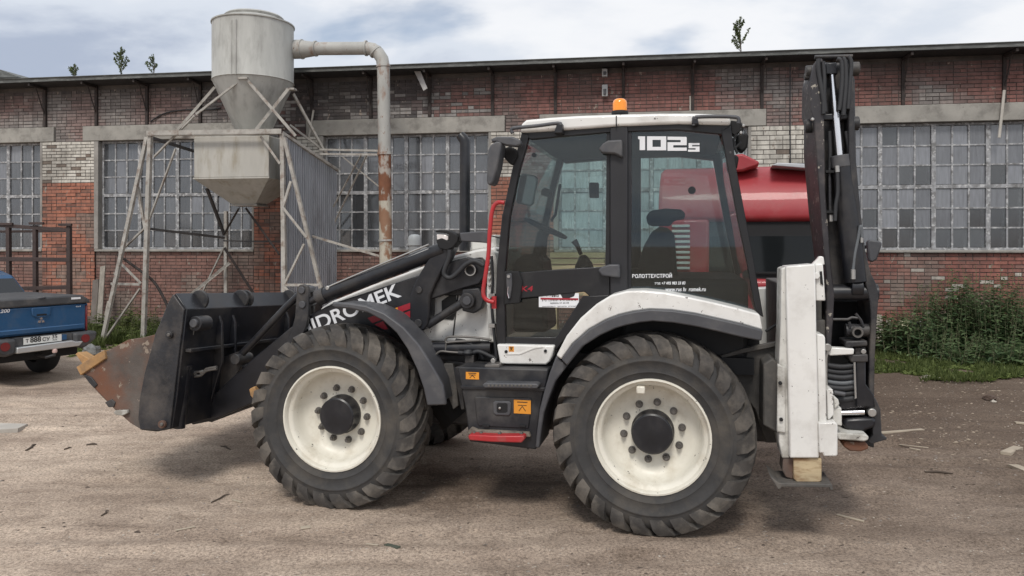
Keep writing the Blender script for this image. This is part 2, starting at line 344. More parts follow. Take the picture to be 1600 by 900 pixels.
def ground_material():
    m = bpy.data.materials.new('packed_dirt'); m.use_nodes = True; t = m.node_tree; b = t.nodes['Principled BSDF']
    b.inputs['Roughness'].default_value = 0.92; b.inputs['Specular IOR Level'].default_value = 0.2
    tcn = N(t, 'ShaderNodeTexCoord')
    def nz(sc, det=6, ro=0.6, stretch=(1,1,1), dist=0, rot=0):
        mp = N(t, 'ShaderNodeMapping'); mp.inputs['Scale'].default_value = stretch; mp.inputs['Rotation'].default_value = (0,0,rot); L(t, tcn.outputs['Object'], mp.inputs[0])
        n = N(t, 'ShaderNodeTexNoise', i_Scale=sc, i_Detail=det, i_Roughness=ro, i_Distortion=dist); L(t, mp.outputs[0], n.inputs['Vector']); return n.outputs['Fac']
    def mixc(fac, a, c, mode='MIX'):
        mx = N(t, 'ShaderNodeMix', data_type='RGBA', blend_type=mode)
        if isinstance(fac, float): mx.inputs[0].default_value = fac
        else: L(t, fac, mx.inputs[0])
        for i, x in ((6, a), (7, c)):
            if isinstance(x, tuple): mx.inputs[i].default_value = (*x, 1)
            else: L(t, x, mx.inputs[i])
        return mx.outputs[2]
    c = ramp(t, nz(0.55, 8, 0.62, (1,1.6,1), 0.3), [(0.28, (0.21,0.165,0.135)), (0.44, (0.335,0.272,0.226)), (0.58, (0.415,0.343,0.286)), (0.74, (0.47,0.398,0.335))], 'LINEAR')
    streak = ramp(t, nz(1.3, 7, 0.68, (0.5,2.4,1), 0.6, R(7)), [(0.36, (0.74,0.72,0.71)), (0.55, (1.0,1.0,1.0)), (0.72, (1.08,1.07,1.06))], 'LINEAR')
    c = mixc(0.6, c, streak, 'MULTIPLY')
    mott = ramp(t, nz(3.4, 7, 0.7, (0.8,1.5,1), 0.5, R(-10)), [(0.34, (0.72,0.70,0.68)), (0.5, (1.0,1.0,1.0)), (0.66, (1.16,1.15,1.13))], 'LINEAR')
    c = mixc(0.75, c, mott, 'MULTIPLY')
    # darker, oilier soil in the rear right corner of the yard
    sp = N(t, 'ShaderNodeSeparateXYZ'); L(t, tcn.outputs['Object'], sp.inputs[0])
    e = math_(t, 'ADD', math_(t, 'MULTIPLY', sp.outputs[0], 0.30), math_(t, 'MULTIPLY', sp.outputs[1], 0.13))
    e = math_(t, 'ADD', e, math_(t, 'MULTIPLY', math_(t, 'SUBTRACT', nz(0.9, 6, 0.6), 0.5), 1.6))
    mr = N(t, 'ShaderNodeMapRange'); L(t, e, mr.inputs[0]); mr.inputs[1].default_value = 1.25; mr.inputs[2].default_value = 2.3; mr.inputs[4].default_value = 0.8
    c = mixc(mr.outputs[0], c, (0.098,0.072,0.056))
    grit = ramp(t, nz(48, 3, 0.7), [(0.33, (0.42,0.40,0.39)), (0.5, (1,1,1)), (0.68, (1.42,1.4,1.37))], 'LINEAR')
    c = mixc(0.8, c, grit, 'MULTIPLY')
    fine = ramp(t, nz(150, 2, 0.7), [(0.3, (0.5,0.49,0.48)), (0.5, (1,1,1)), (0.7, (1.45,1.44,1.42))], 'LINEAR')
    c = mixc(0.7, c, fine, 'MULTIPLY')
    # drier, dustier crust towards the open left of the yard
    md = N(t, 'ShaderNodeMapRange'); L(t, math_(t, 'ADD', sp.outputs[0], math_(t, 'MULTIPLY', math_(t, 'SUBTRACT', nz(0.6, 5, 0.6), 0.5), 5.0)), md.inputs[0]); md.inputs[1].default_value = 1.0; md.inputs[2].default_value = -3.2
    c = mixc(md.outputs[0], c, mixc(1.0, c, (1.33,1.34,1.34), 'MULTIPLY'))
    c = mixc(1.0, c, (0.90,0.88,0.85), 'MULTIPLY')
    vo = N(t, 'ShaderNodeTexVoronoi', i_Scale=17.0); L(t, tcn.outputs['Object'], vo.inputs['Vector'])
    pal = math_(t, 'MULTIPLY', math_(t, 'LESS_THAN', vo.outputs['Distance'], 0.13), math_(t, 'GREATER_THAN', nz(4.5, 3), 0.56))
    c = mixc(pal, c, (0.46,0.42,0.36))
    L(t, c, b.inputs['Base Color'])
    bp = N(t, 'ShaderNodeBump', i_Strength=0.55, i_Distance=0.012); L(t, nz(40, 6, 0.7), bp.inputs['Height']); L(t, bp.outputs[0], b.inputs['Normal'])
    return m
gme.materials.append(ground_material())

# ================================================================ FACTORY BUILDING
B = Frame(0.0, 16.53, R(-8.43))
bld = empty('factory_building', B)
tag(bld, 'long old brick factory building with big multi-pane windows behind the yard', 'building')
def bx(px): return B.p(px, 383, 0)[0]
ZS, ZT = 1.95, 4.56                                 # window sill and head
WIN = [(bx(-109), bx(68), 3), (bx(150), bx(398), 4), (bx(500), bx(767), 4), (bx(866), bx(1172), 4), (bx(1287), bx(1639), 4)]
XL, XR, ZE = -17.5, 16.0, 5.80
WIN.insert(0, (bx(-109)-1.3-3.8, bx(-109)-1.3, 4)); 
mortar = mat('grey_mortar', (0.105,0.093,0.086), 0.95, var=0.3, vscale=2.5, dirt=(0.06,0.056,0.054), dirt_amt=0.8, dirt_scale=1.2, bump=0.5, bscale=25)
concrete = mat('weathered_concrete', (0.33,0.315,0.285), 0.9, var=0.2, vscale=2.0, dirt=(0.13,0.12,0.11), dirt_amt=0.6, dirt_scale=3, bump=0.4, bscale=30, chips=(0.08,0.075,0.07), chip_amt=0.3, chip_scale=14)
plaster = mat('grey_plaster', (0.27,0.255,0.235), 0.92, var=0.25, vscale=3, bump=0.4, bscale=20)
edges = []
for a, b_, n in WIN: edges += [a, b_]
piers = [(XL, edges[0])] + [(edges[2*i+1], edges[2*i+2]) for i in range(len(WIN)-1)] + [(edges[-1], XR)]
PR = 0.05                                           # piers stand proud of the panels under the windows
mw = MB(); REC = 0.012
mw.box(XL, XR, REC, 0.45, ZT+0.0, ZE+0.1)
for a, b_ in piers: mw.box(a+0.02, b_-0.02, -PR+REC, 0.45, 0, ZT-0.003)
for a, b_, n in WIN: mw.box(a-0.02, b_+0.02, REC, 0.40, 0, ZS-0.05)
wall = mw.build('brick_wall', mortar, bld, smooth=0)
inn = MB(); inn.box(XL, XR, 2.8, 2.9, 0, ZE); inn.box(XL, XR, 0.5, 2.8, -0.02, 0.05)
inn.build('room_lining', mat('dim_interior', (0.10,0.10,0.10), 0.9), bld, smooth=0)
# bricks
def c3(a, b_, t): return tuple(a[i]+(b_[i]-a[i])*t for i in range(3))
def nz2(x, z, s, k=0.0): return noise.fractal((x*s, z*s, 3.3+k), 1.0, 2.0, 3)
def col_upper(x, z):
    px = B.pixel(x, 0, z)[0]; r = rnd.random()
    red = c3((0.20,0.098,0.085), (0.27,0.125,0.105), r); grey = c3((0.20,0.178,0.168), (0.28,0.255,0.238), r); soot_shade = c3((0.045,0.043,0.046), (0.09,0.085,0.085), r)
    n = nz2(x, z, 0.8)
    left = max(0, min(1, (860-px)/250)); 
    c = c3(grey, red, max(0, min(1, 0.45 + n*1.5 + rnd.uniform(-.18,.18) + 0.7*(1-left))))
    if px < 340: c = c3(c, grey, max(0, min(1, 0.55+1.2*nz2(x, z, 0.35, 4))))
    s = math.exp(-((px-545)/170)**2)*0.95 + max(0, (z-5.42)/0.4)*0.75 + (0.05 if px < 400 else 0) + 0.25*nz2(x, z, 1.2, 9)  # soot patch mid-wall; towards the top, soot plus painted-in eave shade
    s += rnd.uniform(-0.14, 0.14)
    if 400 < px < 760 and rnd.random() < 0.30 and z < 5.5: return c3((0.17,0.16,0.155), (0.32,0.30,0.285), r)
    return c3(c, soot_shade, max(0, min(0.93, s)))
def col_white(x, z):
    r = rnd.random(); c = c3((0.50,0.47,0.415), (0.66,0.63,0.565), r)
    return c if rnd.random() > 0.06 else (0.2, 0.16, 0.13)
def col_pier(x, z):
    r = rnd.random(); c = c3((0.32,0.130,0.086), (0.40,0.165,0.108), r)
    if rnd.random() < 0.12: c = c3((0.17,0.075,0.055), (0.24,0.12,0.085), r)
    n = nz2(x, z, 1.5)
    if z < 2.8 and n > 0.12: c = c3(c, (0.23,0.19,0.16), min(0.7, n*1.5))
    return c
def col_under(x, z):
    px = B.pixel(x, 0, z)[0]; r = rnd.random()
    c = c3((0.195,0.108,0.090), (0.255,0.138,0.112), r); n = nz2(x, z, 1.1, 2)
    if px > 1300:
        c = c3((0.215,0.092,0.075), (0.29,0.122,0.095), r)
        if rnd.random() < 0.06: return c3((0.36,0.32,0.28), (0.55,0.5,0.44), r)
        if z < 1.3 and n > 0.0: c = c3(c, (0.22,0.18,0.15), min(0.8, 0.3+n*1.5))
    if n > 0.05: c = c3(c, (0.25,0.20,0.17), min(0.75, n*1.6))
    return c
bricks = []                                         # (x0, x1, z0, z1, y_face, colour)
def fill(x0, x1, z0, z1, course, length, colfn, yf, rough_=0.004, headers=0.33):
    nrow = max(1, round((z1-z0)/course)); ch = (z1-z0)/nrow
    for k in range(nrow):
        za = z0 + k*ch + 0.008; zb = z0 + (k+1)*ch - 0.008
        x = x0 - (length/2 if k % 2 else 0); hdr = rnd.random() < headers
        while x < x1 - 0.03:
            ln = length*0.5 if (hdr and rnd.random() < 0.6) else length
            a = max(x, x0)+0.007; b_ = min(x+ln, x1)-0.007
            if b_ - a > 0.04:
                bricks.append((a, b_, za+rnd.uniform(-.002,.002), zb+rnd.uniform(-.002,.002), yf+rnd.uniform(-rough_, rough_), colfn((a+b_)/2, za)))
            x += ln
LH = 0.36
fill(XL, XR, ZT+LH+0.01, ZE, 0.0775, 0.262, col_upper, -0.002)
lint = [(a-0.32, b_+0.32) for a, b_, n in WIN]
for i, (a, b_) in enumerate(piers):
    la = lint[i-1][1] if i > 0 else XL; lb = lint[i][0] if i < len(lint) else XR
    if lb - la > 0.1: fill(la+0.01, lb-0.01, ZT, ZT+LH+0.01, 0.0775, 0.262, col_upper, -0.002)
    big = i >= 5
    fill(a, b_, 3.56, ZT-0.004, 0.1 if big else 0.0775, 0.262, col_white, -PR)
    fill(a, b_, 0.0, 3.56, 0.083, 0.262, col_pier, -PR, 0.010, 0.8)
for a, b_, n in WIN: fill(a, b_, 0.0, ZS-0.06, 0.0775, 0.262, col_under, -0.002)
def size_px(bk):
    p0 = B.pixel(bk[0], 0, bk[2]); p1 = B.pixel(bk[1], 0, bk[3])
    return p0, p1, (p1[0]-p0[0])*(p0[1]-p1[1])
picked, rest = [], []
for bk in bricks:
    p0, p1, s = size_px(bk); mx_, my_ = (p0[0]+p1[0])/2, (p0[1]+p1[1])/2
    vis = p1[0] < 1598 and ((mx_ > 1382 and (395 < my_ < 452 or 78 < my_ < 158)) or (1178 < mx_ < 1262 and 190 < my_ < 240) or (1345 < mx_ and 105 < my_ < 158))
    (picked if vis else rest).append((s, bk))
picked.sort(key=lambda t: -t[0]); rest += picked[300:]; picked = picked[:300]
brick_mat = mat('fired_brick', (0.3,0.1,0.07), 0.9, var=0.25, vscale=9, objcol=True, bump=0.6, bscale=45, world=True, stretch=(1,1,0.55), dirt=(0.085,0.075,0.068), dirt_amt=0.52, dirt_scale=1.1, dirt_low=0.47, dirt_high=0.66, chips=(0.30,0.25,0.21), chip_amt=0.36, chip_scale=7)
brick_mat2 = mat('fired_brick_mass', (0.3,0.1,0.07), 0.9, var=0.25, vscale=9, attr='brick_colour', bump=0.6, bscale=45, world=True, stretch=(1,1,0.55), dirt=(0.085,0.075,0.068), dirt_amt=0.52, dirt_scale=1.1, dirt_low=0.47, dirt_high=0.66, chips=(0.30,0.25,0.21), chip_amt=0.36, chip_scale=7)
unit = MB(); unit.box(-0.5, 0.5, 0, 0.03, -0.5, 0.5); ume = unit.mesh('brick', 0); ume.materials.append(brick_mat)
for s, (a, b_, za, zb, yf, c) in picked:
    o = bpy.data.objects.new('brick', ume); COL.objects.link(o); o.parent = wall
    o.location = ((a+b_)/2, yf, (za+zb)/2); o.scale = (b_-a, 1, zb-za); o.color = (*c, 1)
rb = MB(); cols = []
for s, (a, b_, za, zb, yf, c) in rest:
    rb.add([(a,yf,za),(b_,yf,za),(b_,yf,zb),(a,yf,zb),(a,yf+.03,za),(b_,yf+.03,za),(b_,yf+.03,zb),(a,yf+.03,zb)], [(0,1,2,3),(0,4,5,1),(1,5,6,2),(2,6,7,3),(3,7,4,0)])
    cols += [c]*5
rme = bpy.data.meshes.new('bricks'); rme.from_pydata(rb.v, [], rb.f)
at = rme.attributes.new('brick_colour', 'FLOAT_COLOR', 'FACE')
at.data.foreach_set('color', [x for c in cols for x in (*c, 1.0)]); rme.materials.append(brick_mat2); rme.update()
ro_ = bpy.data.objects.new('brickwork', rme); COL.objects.link(ro_); ro_.parent = wall; ro_['kind'] = 'stuff'
# lintels, sills, window reveals
for a, b_ in lint:
    lb_ = MB(); lb_.box(a, b_, -0.055, 0.3, ZT+0.004, ZT+LH); lb_.build('lintel', concrete, bld, bevel=0.012)
for a, b_, n in WIN:
    sl = MB(); sl.box(a+0.005, b_-0.005, -0.07, 0.32, ZS-0.055, ZS); sl.build('sill', concrete, bld, bevel=0.01)
    for q0, q1 in ((a-0.012, a+0.10), (b_-0.045, b_+0.012)):
        rv = MB(); rv.box(q0, q1, -PR-0.012, 0.24, ZS+0.003, ZT-0.008); rv.build('reveal', plaster, bld, bevel=0.01)
plinth_m = mat('soiled_plinth', (0.13,0.105,0.09), 0.95, var=0.3, vscale=3, dirt=(0.07,0.06,0.05), dirt_amt=0.6, dirt_scale=3, bump=0.5, bscale=20)
pl = MB(); pl.box(XL, XR, -0.14, 0.0, -0.1, 0.34); pl.build('plinth', plinth_m, bld, bevel=0.02)
# windows
wood = mat('peeling_window_paint', (0.33,0.335,0.345), 0.8, var=0.3, vscale=9, dirt=(0.13,0.125,0.12), dirt_amt=0.75, dirt_scale=8, dirt_low=0.45, dirt_high=0.62, chips=(0.52,0.52,0.52), chip_amt=0.44, chip_scale=13, bump=0.4, bscale=40)
def dirty_pane(name, dust, trans, col):
    m = bpy.data.materials.new(name); m.use_nodes = True; t = m.node_tree; t.nodes.clear()
    tcn = N(t, 'ShaderNodeTexCoord'); mp = N(t, 'ShaderNodeMapping'); mp.inputs['Scale'].default_value = (5, 1, 0.8); L(t, tcn.outputs['Object'], mp.inputs[0])
    oi = N(t, 'ShaderNodeObjectInfo')
    ad = N(t, 'ShaderNodeVectorMath', operation='ADD'); L(t, mp.outputs[0], ad.inputs[0])
    cb = N(t, 'ShaderNodeCombineXYZ'); L(t, math_(t, 'MULTIPLY', oi.outputs['Random'], 40.0), cb.inputs[1]); L(t, cb.outputs[0], ad.inputs[1])
    n = N(t, 'ShaderNodeTexNoise', i_Scale=1.4, i_Detail=4, i_Roughness=0.6); L(t, ad.outputs[0], n.inputs['Vector'])
    dcol = ramp(t, n.outputs['Fac'], [(0.3, tuple(c*0.78 for c in col)), (0.7, tuple(c*1.2 for c in col))], 'LINEAR')
    hv = N(t, 'ShaderNodeHueSaturation'); L(t, dcol, hv.inputs['Color']); L(t, math_(t, 'ADD', math_(t, 'MULTIPLY', oi.outputs['Random'], 0.5), 0.75), hv.inputs['Value'])
    df = N(t, 'ShaderNodeBsdfDiffuse'); L(t, hv.outputs[0], df.inputs[0])
    tr = N(t, 'ShaderNodeBsdfTransparent'); tr.inputs[0].default_value = (0.8, 0.84, 0.85, 1)
    gl = N(t, 'ShaderNodeBsdfGlossy', i_Roughness=0.12)
    m1 = N(t, 'ShaderNodeMixShader'); m1.inputs[0].default_value = trans; L(t, df.outputs[0], m1.inputs[1]); L(t, tr.outputs[0], m1.inputs[2])
    m2 = N(t, 'ShaderNodeMixShader'); m2.inputs[0].default_value = 0.10; L(t, m1.outputs[0], m2.inputs[1]); L(t, gl.outputs[0], m2.inputs[2])
    o = N(t, 'ShaderNodeOutputMaterial'); L(t, m2.outputs[0], o.inputs[0]); return m
pane_dusty = dirty_pane('dusty_glass', 1, 0.30, (0.235,0.242,0.262))
pane_dim = dirty_pane('grimy_glass', 0, 0.40, (0.15,0.156,0.168))
pane_clear = dirty_pane('bare_glass', 0, 0.62, (0.11,0.113,0.12))
pane_light = dirty_pane('pale_dusty_glass', 0, 0.10, (0.42,0.47,0.48))
for wi, (a, b_, n) in enumerate(WIN):
    fr = MB(); fi = MB(); a2, b2 = a+0.10, b_-0.045; pw = (b2-a2)/n; zm = (ZS+ZT)/2; pane_slots = []
    def frame_into(mb, y0, y1, thick, mull):
        for i in range(n+1): mb.box(max(a2, a2+i*pw-mull), min(b2, a2+i*pw+mull), y0-0.012, y1, ZS, ZT)
        mb.box(a2, b2, y0-0.006, y1-.003, zm-mull*0.9, zm+mull*0.9); mb.box(a2, b2, y0-0.006, y1-.003, ZS, ZS+0.05); mb.box(a2, b2, y0-0.006, y1-.003, ZT-0.05, ZT)
        for i in range(n):
            xa, xb = a2+i*pw+mull, a2+(i+1)*pw-mull
            for zl, zh in ((ZS+0.05, zm-mull*0.9), (zm+mull*0.9, ZT-0.05)):
                for k in (1, 2): mb.box(xa+(xb-xa)*k/3-thick, xa+(xb-xa)*k/3+thick, y0, y1-.006, zl, zh)
                for k in (1, 2): mb.box(xa, xb, y0+0.004, y1-.009, zl+(zh-zl)*k/3-thick*0.9, zl+(zh-zl)*k/3+thick*0.9)
                if mb is fr:
                    for k in range(3):
                        for r_ in range(3): pane_slots.append((xa+(xb-xa)*(k+.5)/3, zl+(zh-zl)*(r_+.5)/3, (xb-xa)/3-thick*1.2, (zh-zl)/3-thick*1.2, r_ + (3 if zl > zm else 0)))
    frame_into(fr, 0.10, 0.15, 0.017, 0.042); frame_into(fi, 0.27, 0.31, 0.022, 0.05)
    wo = fr.build('window', wood, bld, smooth=0); fi.build('inner_frame', wood, wo, smooth=0)
    if B.pixel(b_, 0, 3)[0] < -5: 
        for (x, z, sx, sz, row) in pane_slots[:0]: pass
    pm = MB(); pm.box(-0.5, 0.5, -0.0025, 0.0025, -0.5, 0.5)
    meshes = []
    for mm in (pane_dusty, pane_clear, pane_light, pane_dim):
        me = pm.mesh('pane', 0); me.materials.append(mm); meshes.append(me)
    for (x, z, sx, sz, row) in pane_slots:
        px = B.pixel(x, 0, z)[0]
        if px < -8 or px > 1608: 
            continue
        r = rnd.random()
        k = 0
        if wi < 4: k = 3 if r > 0.2 else 0
        if wi == 4: k = 2
        elif row == 0 and (px > 1400 or r < 0.5): k = 1
        elif row == 1 and (px > 1530 or r < 0.25): k = 1
        elif r < 0.05: k = 1
        if wi == 3 and px < 590 and row < 3: k = 1
        o = bpy.data.objects.new('pane', meshes[k]); COL.objects.link(o); o.parent = wo; o.location = (x, 0.125, z); o.scale = (sx, 1, sz)
        o.rotation_euler = (R(rnd.uniform(-1.2,1.2)), 0, R(rnd.uniform(-1.2,1.2)))
# eave, fascia, brackets
eave_m = mat('dark_roof_boards', (0.026,0.025,0.027), 0.85, var=0.3, vscale=3, dirt=(0.05,0.048,0.046), dirt_amt=0.5, dirt_scale=6)
fascia_m = mat('weathered_roof_edge', (0.12,0.125,0.12), 0.75, var=0.3, vscale=4, dirt=(0.28,0.29,0.28), dirt_amt=0.6, dirt_scale=7, stretch=(0.5,2,2))
ev = MB(); ev.box(XL, XR, -0.56, 12, ZE+0.10, ZE+0.17); ev.build('roof_deck', eave_m, bld, smooth=0)
fa = MB(); fa.box(XL, XR, -0.58, -0.563, ZE+0.11, ZE+0.19)
fa.box(XL, XR, -0.61, 0.2, ZE+0.192, ZE+0.205); fa.build('roof_edge', fascia_m, bld, smooth=0)
x = bx(-60); iron = mat('rusty_iron', (0.035,0.028,0.026), 0.8, var=0.3, vscale=9, dirt=(0.08,0.05,0.04), dirt_amt=0.5, dirt_scale=8)
for px in (-8, 72, 152, 231, 314, 396, 488, 580, 672, 770, 868, 974, 1082, 1190, 1300, 1410, 1568):
    x = bx(px); bk = MB()
    bk.box(x-0.032, x+0.032, -0.06, -0.008, ZT+LH+0.005, ZE+0.095)
    bk.bar((x, -0.05, ZT+LH+0.30), (x, -0.34, ZE+0.06), 0.018, 0.02)
    bk.bar((x, -0.04, ZE+0.062), (x, -0.54, ZE+0.062), 0.045, 0.06)
    bk.build('eave_bracket', iron, bld, smooth=0)
mb = MB(); mb.prism(B.pts([(-60,92),(-5,107),(26,119),(26,121),(-60,121)], 1.5), 1.5, 6.0); mb.build('roof_ridge', fascia_m, bld, smooth=0)
# things fixed to the wall
greybox = mat('pale_grey_box', (0.45,0.46,0.46), 0.6, var=0.1)
def wall_box(px0, px1, py0, py1, y, label):
    x0, z1 = B.p(px0, py0, y); x1, z0 = B.p(px1, py1, y); r = empty('wall_lamp', B); mb = MB(); mb.box(x0, x1, y, 0.0, z0, z1); mb.build('housing', greybox, r, bevel=0.01)
    cv = MB(); cv.box(x0+0.03, x1-0.03, y-0.03, y, z0+0.03, z0+(z1-z0)*0.6); cv.build('cover', M['plastic'], r, bevel=0.008); tag(r, label, 'lamp')
wall_box(940.5, 949, 107, 119, -0.14, 'small pale grey box high on the brick wall just under the eave')
wall_box(940.5, 949.5, 132, 150, -0.12, 'tall pale wall lamp below the small grey box under the eave')
def strip(name, pts, r, y, m, label, cat):
    mb = MB(); mb.tube(smooth_path([B.q(a, b_, y) for a, b_ in pts], 4), r, 6)
    o = mb.build(name, m, None); B.place(o); return tag(o, label, cat)
pale = mat('pale_wood_strip', (0.50,0.47,0.42), 0.8, var=0.15)
strip('hanging_strip', [(1569,141), (1566,170), (1561,215)], 0.028, -0.12, pale, 'thin pale strip hanging over the top of the window at the far end', 'strip')
strip('hanging_strip', [(490,172), (487,190), (482,218)], 0.022, -0.12, pale, 'thin pale strip hanging beside the cone of the grey cyclone', 'strip')
strip('wall_conduit', [(1078.5,150), (1078.5,176)], 0.016, -0.03, pale, 'short pale vertical conduit on the brick above the cab roof', 'conduit')
strip('wall_cable', [(235,190), (255,178), (285,172), (330,171), (345,168)], 0.016, -0.03, M['hose'], 'dark cable sagging across the brick beside the cyclone cone', 'cable')
strip('wall_cable', [(1234.5,100), (1234.5,190), (1235,255)], 0.013, -0.085, M['hose'], 'thin dark cable running straight down the white brick pier', 'cable')
mb = MB(); mb.prism([B.p(645,106,-.3), B.p(655,106,-.3), B.p(668,138,-.3), B.p(662,142,-.3)], -0.32, -0.28); o = mb.build('torn_sheet', mat('torn_pale_sheet', (0.42,0.41,0.40), 0.7, var=0.2), None); B.place(o); tag(o, 'torn pale sheet hanging from the eave right of the duct pipe', 'sheet')
# ================================================================ BACKHOE LOADER
Mf = Frame(0.980, 5.239, R(-12.98))                 # local x to the rear, y away from the camera, origin under the near rear wheel
P, Q = Mf.p, Mf.q
def pp(lst, y): return Mf.pts(lst, y)
bh = empty('backhoe_loader', Mf)
tag(bh, 'white and black backhoe loader with cream wheels parked across the yard', 'backhoe loader')
def pr(name, lst, y, y1, m, bevel=0.006, parent=None, smooth=35):
    mb = MB(); mb.prism(pp(lst, y), y, y1); return mb.build(name, m, parent or bh, bevel=bevel, smooth=smooth)
def bnd(name, A, Bl, y, y1, m, bevel=0.006, parent=None, smooth=50):
    mb = MB(); mb.band(pp(A, y), pp(Bl, y), y, y1); return mb.build(name, m, parent or bh, bevel=bevel, smooth=smooth)
def tb(name, lst, y, r, m, n=10, parent=None, sm=0):
    mb = MB(); pts = [Q(*a, y) if len(a) == 2 else Q(a[0], a[1], a[2]) for a in lst]
    mb.tube(smooth_path(pts, sm) if sm else pts, r, n); return mb.build(name, m, parent or bh, smooth=50)
def boss(name, px, py, r, y, y1, m, n=20, parent=None, bevel=0.004):
    x, z = P(px, py, y); mb = MB(); mb.cyl((x, y, z), (x, y1, z), r, n=n); return mb.build(name, m, parent or bh, bevel=bevel)
WB = 2.454; FW = 2.30                               # wheelbase, overall width over the tyres
# ---- wheels
TW, RT = 0.43, 0.716
def make_wheel():
    rim = MB()
    rim.lathe([(0.20,0.40),(0.405,0.40),(0.414,0.025),(0.412,0.012),(0.400,0.010),(0.392,0.022),(0.386,0.05),(0.366,0.062),(0.356,0.075),(0.348,0.13),(0.338,0.175),(0.318,0.20),(0.29,0.218),(0.15,0.225),(0.0,0.225)], (0,0,0), 'y', 56)
    wh = rim.build('wheel', M['rimwhite'], bh, smooth=40)
    hub = MB(); hub.lathe([(0.0,0.098),(0.135,0.100),(0.146,0.108),(0.147,0.17),(0.155,0.185),(0.156,0.24)], (0,0,0), 'y', 40); h = hub.build('hub_cap', M['black'], wh)
    for k in range(10):
        a = 2*math.pi*k/10+0.16; bo = MB(); cx_, cz_ = 0.212*math.cos(a), 0.212*math.sin(a)
        bo.cyl((cx_, 0.182, cz_), (cx_, 0.225, cz_), 0.020, n=6); bo.cyl((cx_, 0.214, cz_), (cx_, 0.228, cz_), 0.028, n=14); bo.cyl((cx_, 0.168, cz_), (cx_, 0.187, cz_), 0.011, n=8); bo.build('wheel_nut', M['steel_dark'], wh)
    ty = MB()
    ty.lathe([(0.400,0.030),(0.418,0.020),(0.435,0.016),(0.455,0.006),(0.462,0.000),(0.468,0.004),(0.50,-0.004),(0.535,-0.008),(0.541,-0.014),(0.549,-0.014),(0.555,-0.008),(0.566,-0.006),(0.60,0.0),(0.638,0.018),(0.668,0.055),(0.680,0.13),(0.684,0.215),(0.680,0.30),(0.668,0.375),(0.638,0.412),(0.59,0.43),(0.52,0.434),(0.45,0.424),(0.400,0.40)], (0,0,0), 'y', 88, close=True)
    t_ = ty.build('tyre', M['rubber'], wh, smooth=60)
    lg = MB(); NL = 26
    st = [(0.566,0.004,0.60,0.06,-0.075,0.070),(0.588,-0.012,0.60,0.06,-0.06,0.078),(0.650,-0.010,0.62,0.07,-0.02,0.084),(0.698,0.018,0.650,0.08,0.03,0.080),(0.716,0.075,0.66,0.10,0.095,0.064),(0.722,0.16,0.665,0.165,0.185,0.052),(0.722,0.245,0.668,0.24,0.285,0.045)]
    for side in (0, 1):
        for k in range(NL):
            a0 = 2*math.pi*(k+0.5*side)/NL; vs_ = []; jit = rnd.uniform(-.006,.006)
            for (ro, yo, ri, yi, da, hw) in st:
                for (r_, y_, sgn, sh) in ((ro,yo,-1,1),(ro,yo,1,1),(ri,yi,1,1.12),(ri,yi,-1,1.12)):
                    a = a0 + jit + da + sgn*hw*sh; yy = y_ if side == 0 else TW-y_
                    vs_.append((r_*math.cos(a), yy, r_*math.sin(a)))
            fs = [(0,1,2,3), tuple(4*(len(st)-1)+i for i in (3,2,1,0))]
            for i in range(len(st)-1):
                for j in range(4): fs.append((4*i+j, 4*i+(j+1)%4, 4*i+4+(j+1)%4, 4*i+4+j))
            lg.add(vs_, fs)
    l_ = lg.build('tread', M['lug'], wh, bevel=0.007, smooth=40, seg=1); l_['kind'] = 'stuff'
    return wh
M['steel_dark'] = mat('dull_wheel_nut', (0.16,0.15,0.14), 0.5, 0.5, var=0.2)
wh0 = make_wheel()
def copy_tree(o, parent):
    c = o.copy(); COL.objects.link(c); c.parent = parent
    for ch in list(o.children): copy_tree(ch, c)
    return c
spots = [(0, 0.0, 0), (-WB, 0.0, 0), (0, FW, 180), (-WB, FW, 180)]
for i, (x, y, rz) in enumerate(spots):
    w_ = wh0 if i == 0 else copy_tree(wh0, bh)
    w_.location = (x, y, 0.695); w_.rotation_euler = (0, R((0, 13.0, 5, 9)[i]), R(rz))
    w_['label'] = ('cream rear wheel on the near side', 'cream front wheel on the near side', 'far rear wheel', 'far front wheel')[i]
vt = MB(); vx, vz = P(1001, 609, 0.03); vt.box(vx-0.03, vx+0.03, 0.02, 0.07, vz-0.03, vz+0.025); vt.build('valve_guard', M['rimwhite'], bh, bevel=0.01)
# ---- chassis and axles
ch = MB(); ch.box(-WB-0.25, 1.0, 0.75, 1.55, 0.52, 0.95); ch.build('chassis', M['dark'], bh, bevel=0.02)
for x in (0, -WB):
    ax = MB(); ax.cyl((x, 0.2, 0.695), (x, FW-0.2, 0.695), 0.11, n=16); ax.lathe([(0.0,-0.2),(0.22,-0.14),(0.25,0),(0.22,0.14),(0.0,0.2)], (x, FW/2, 0.695), 'y', 20); ax.build('axle', M['dark'], bh)
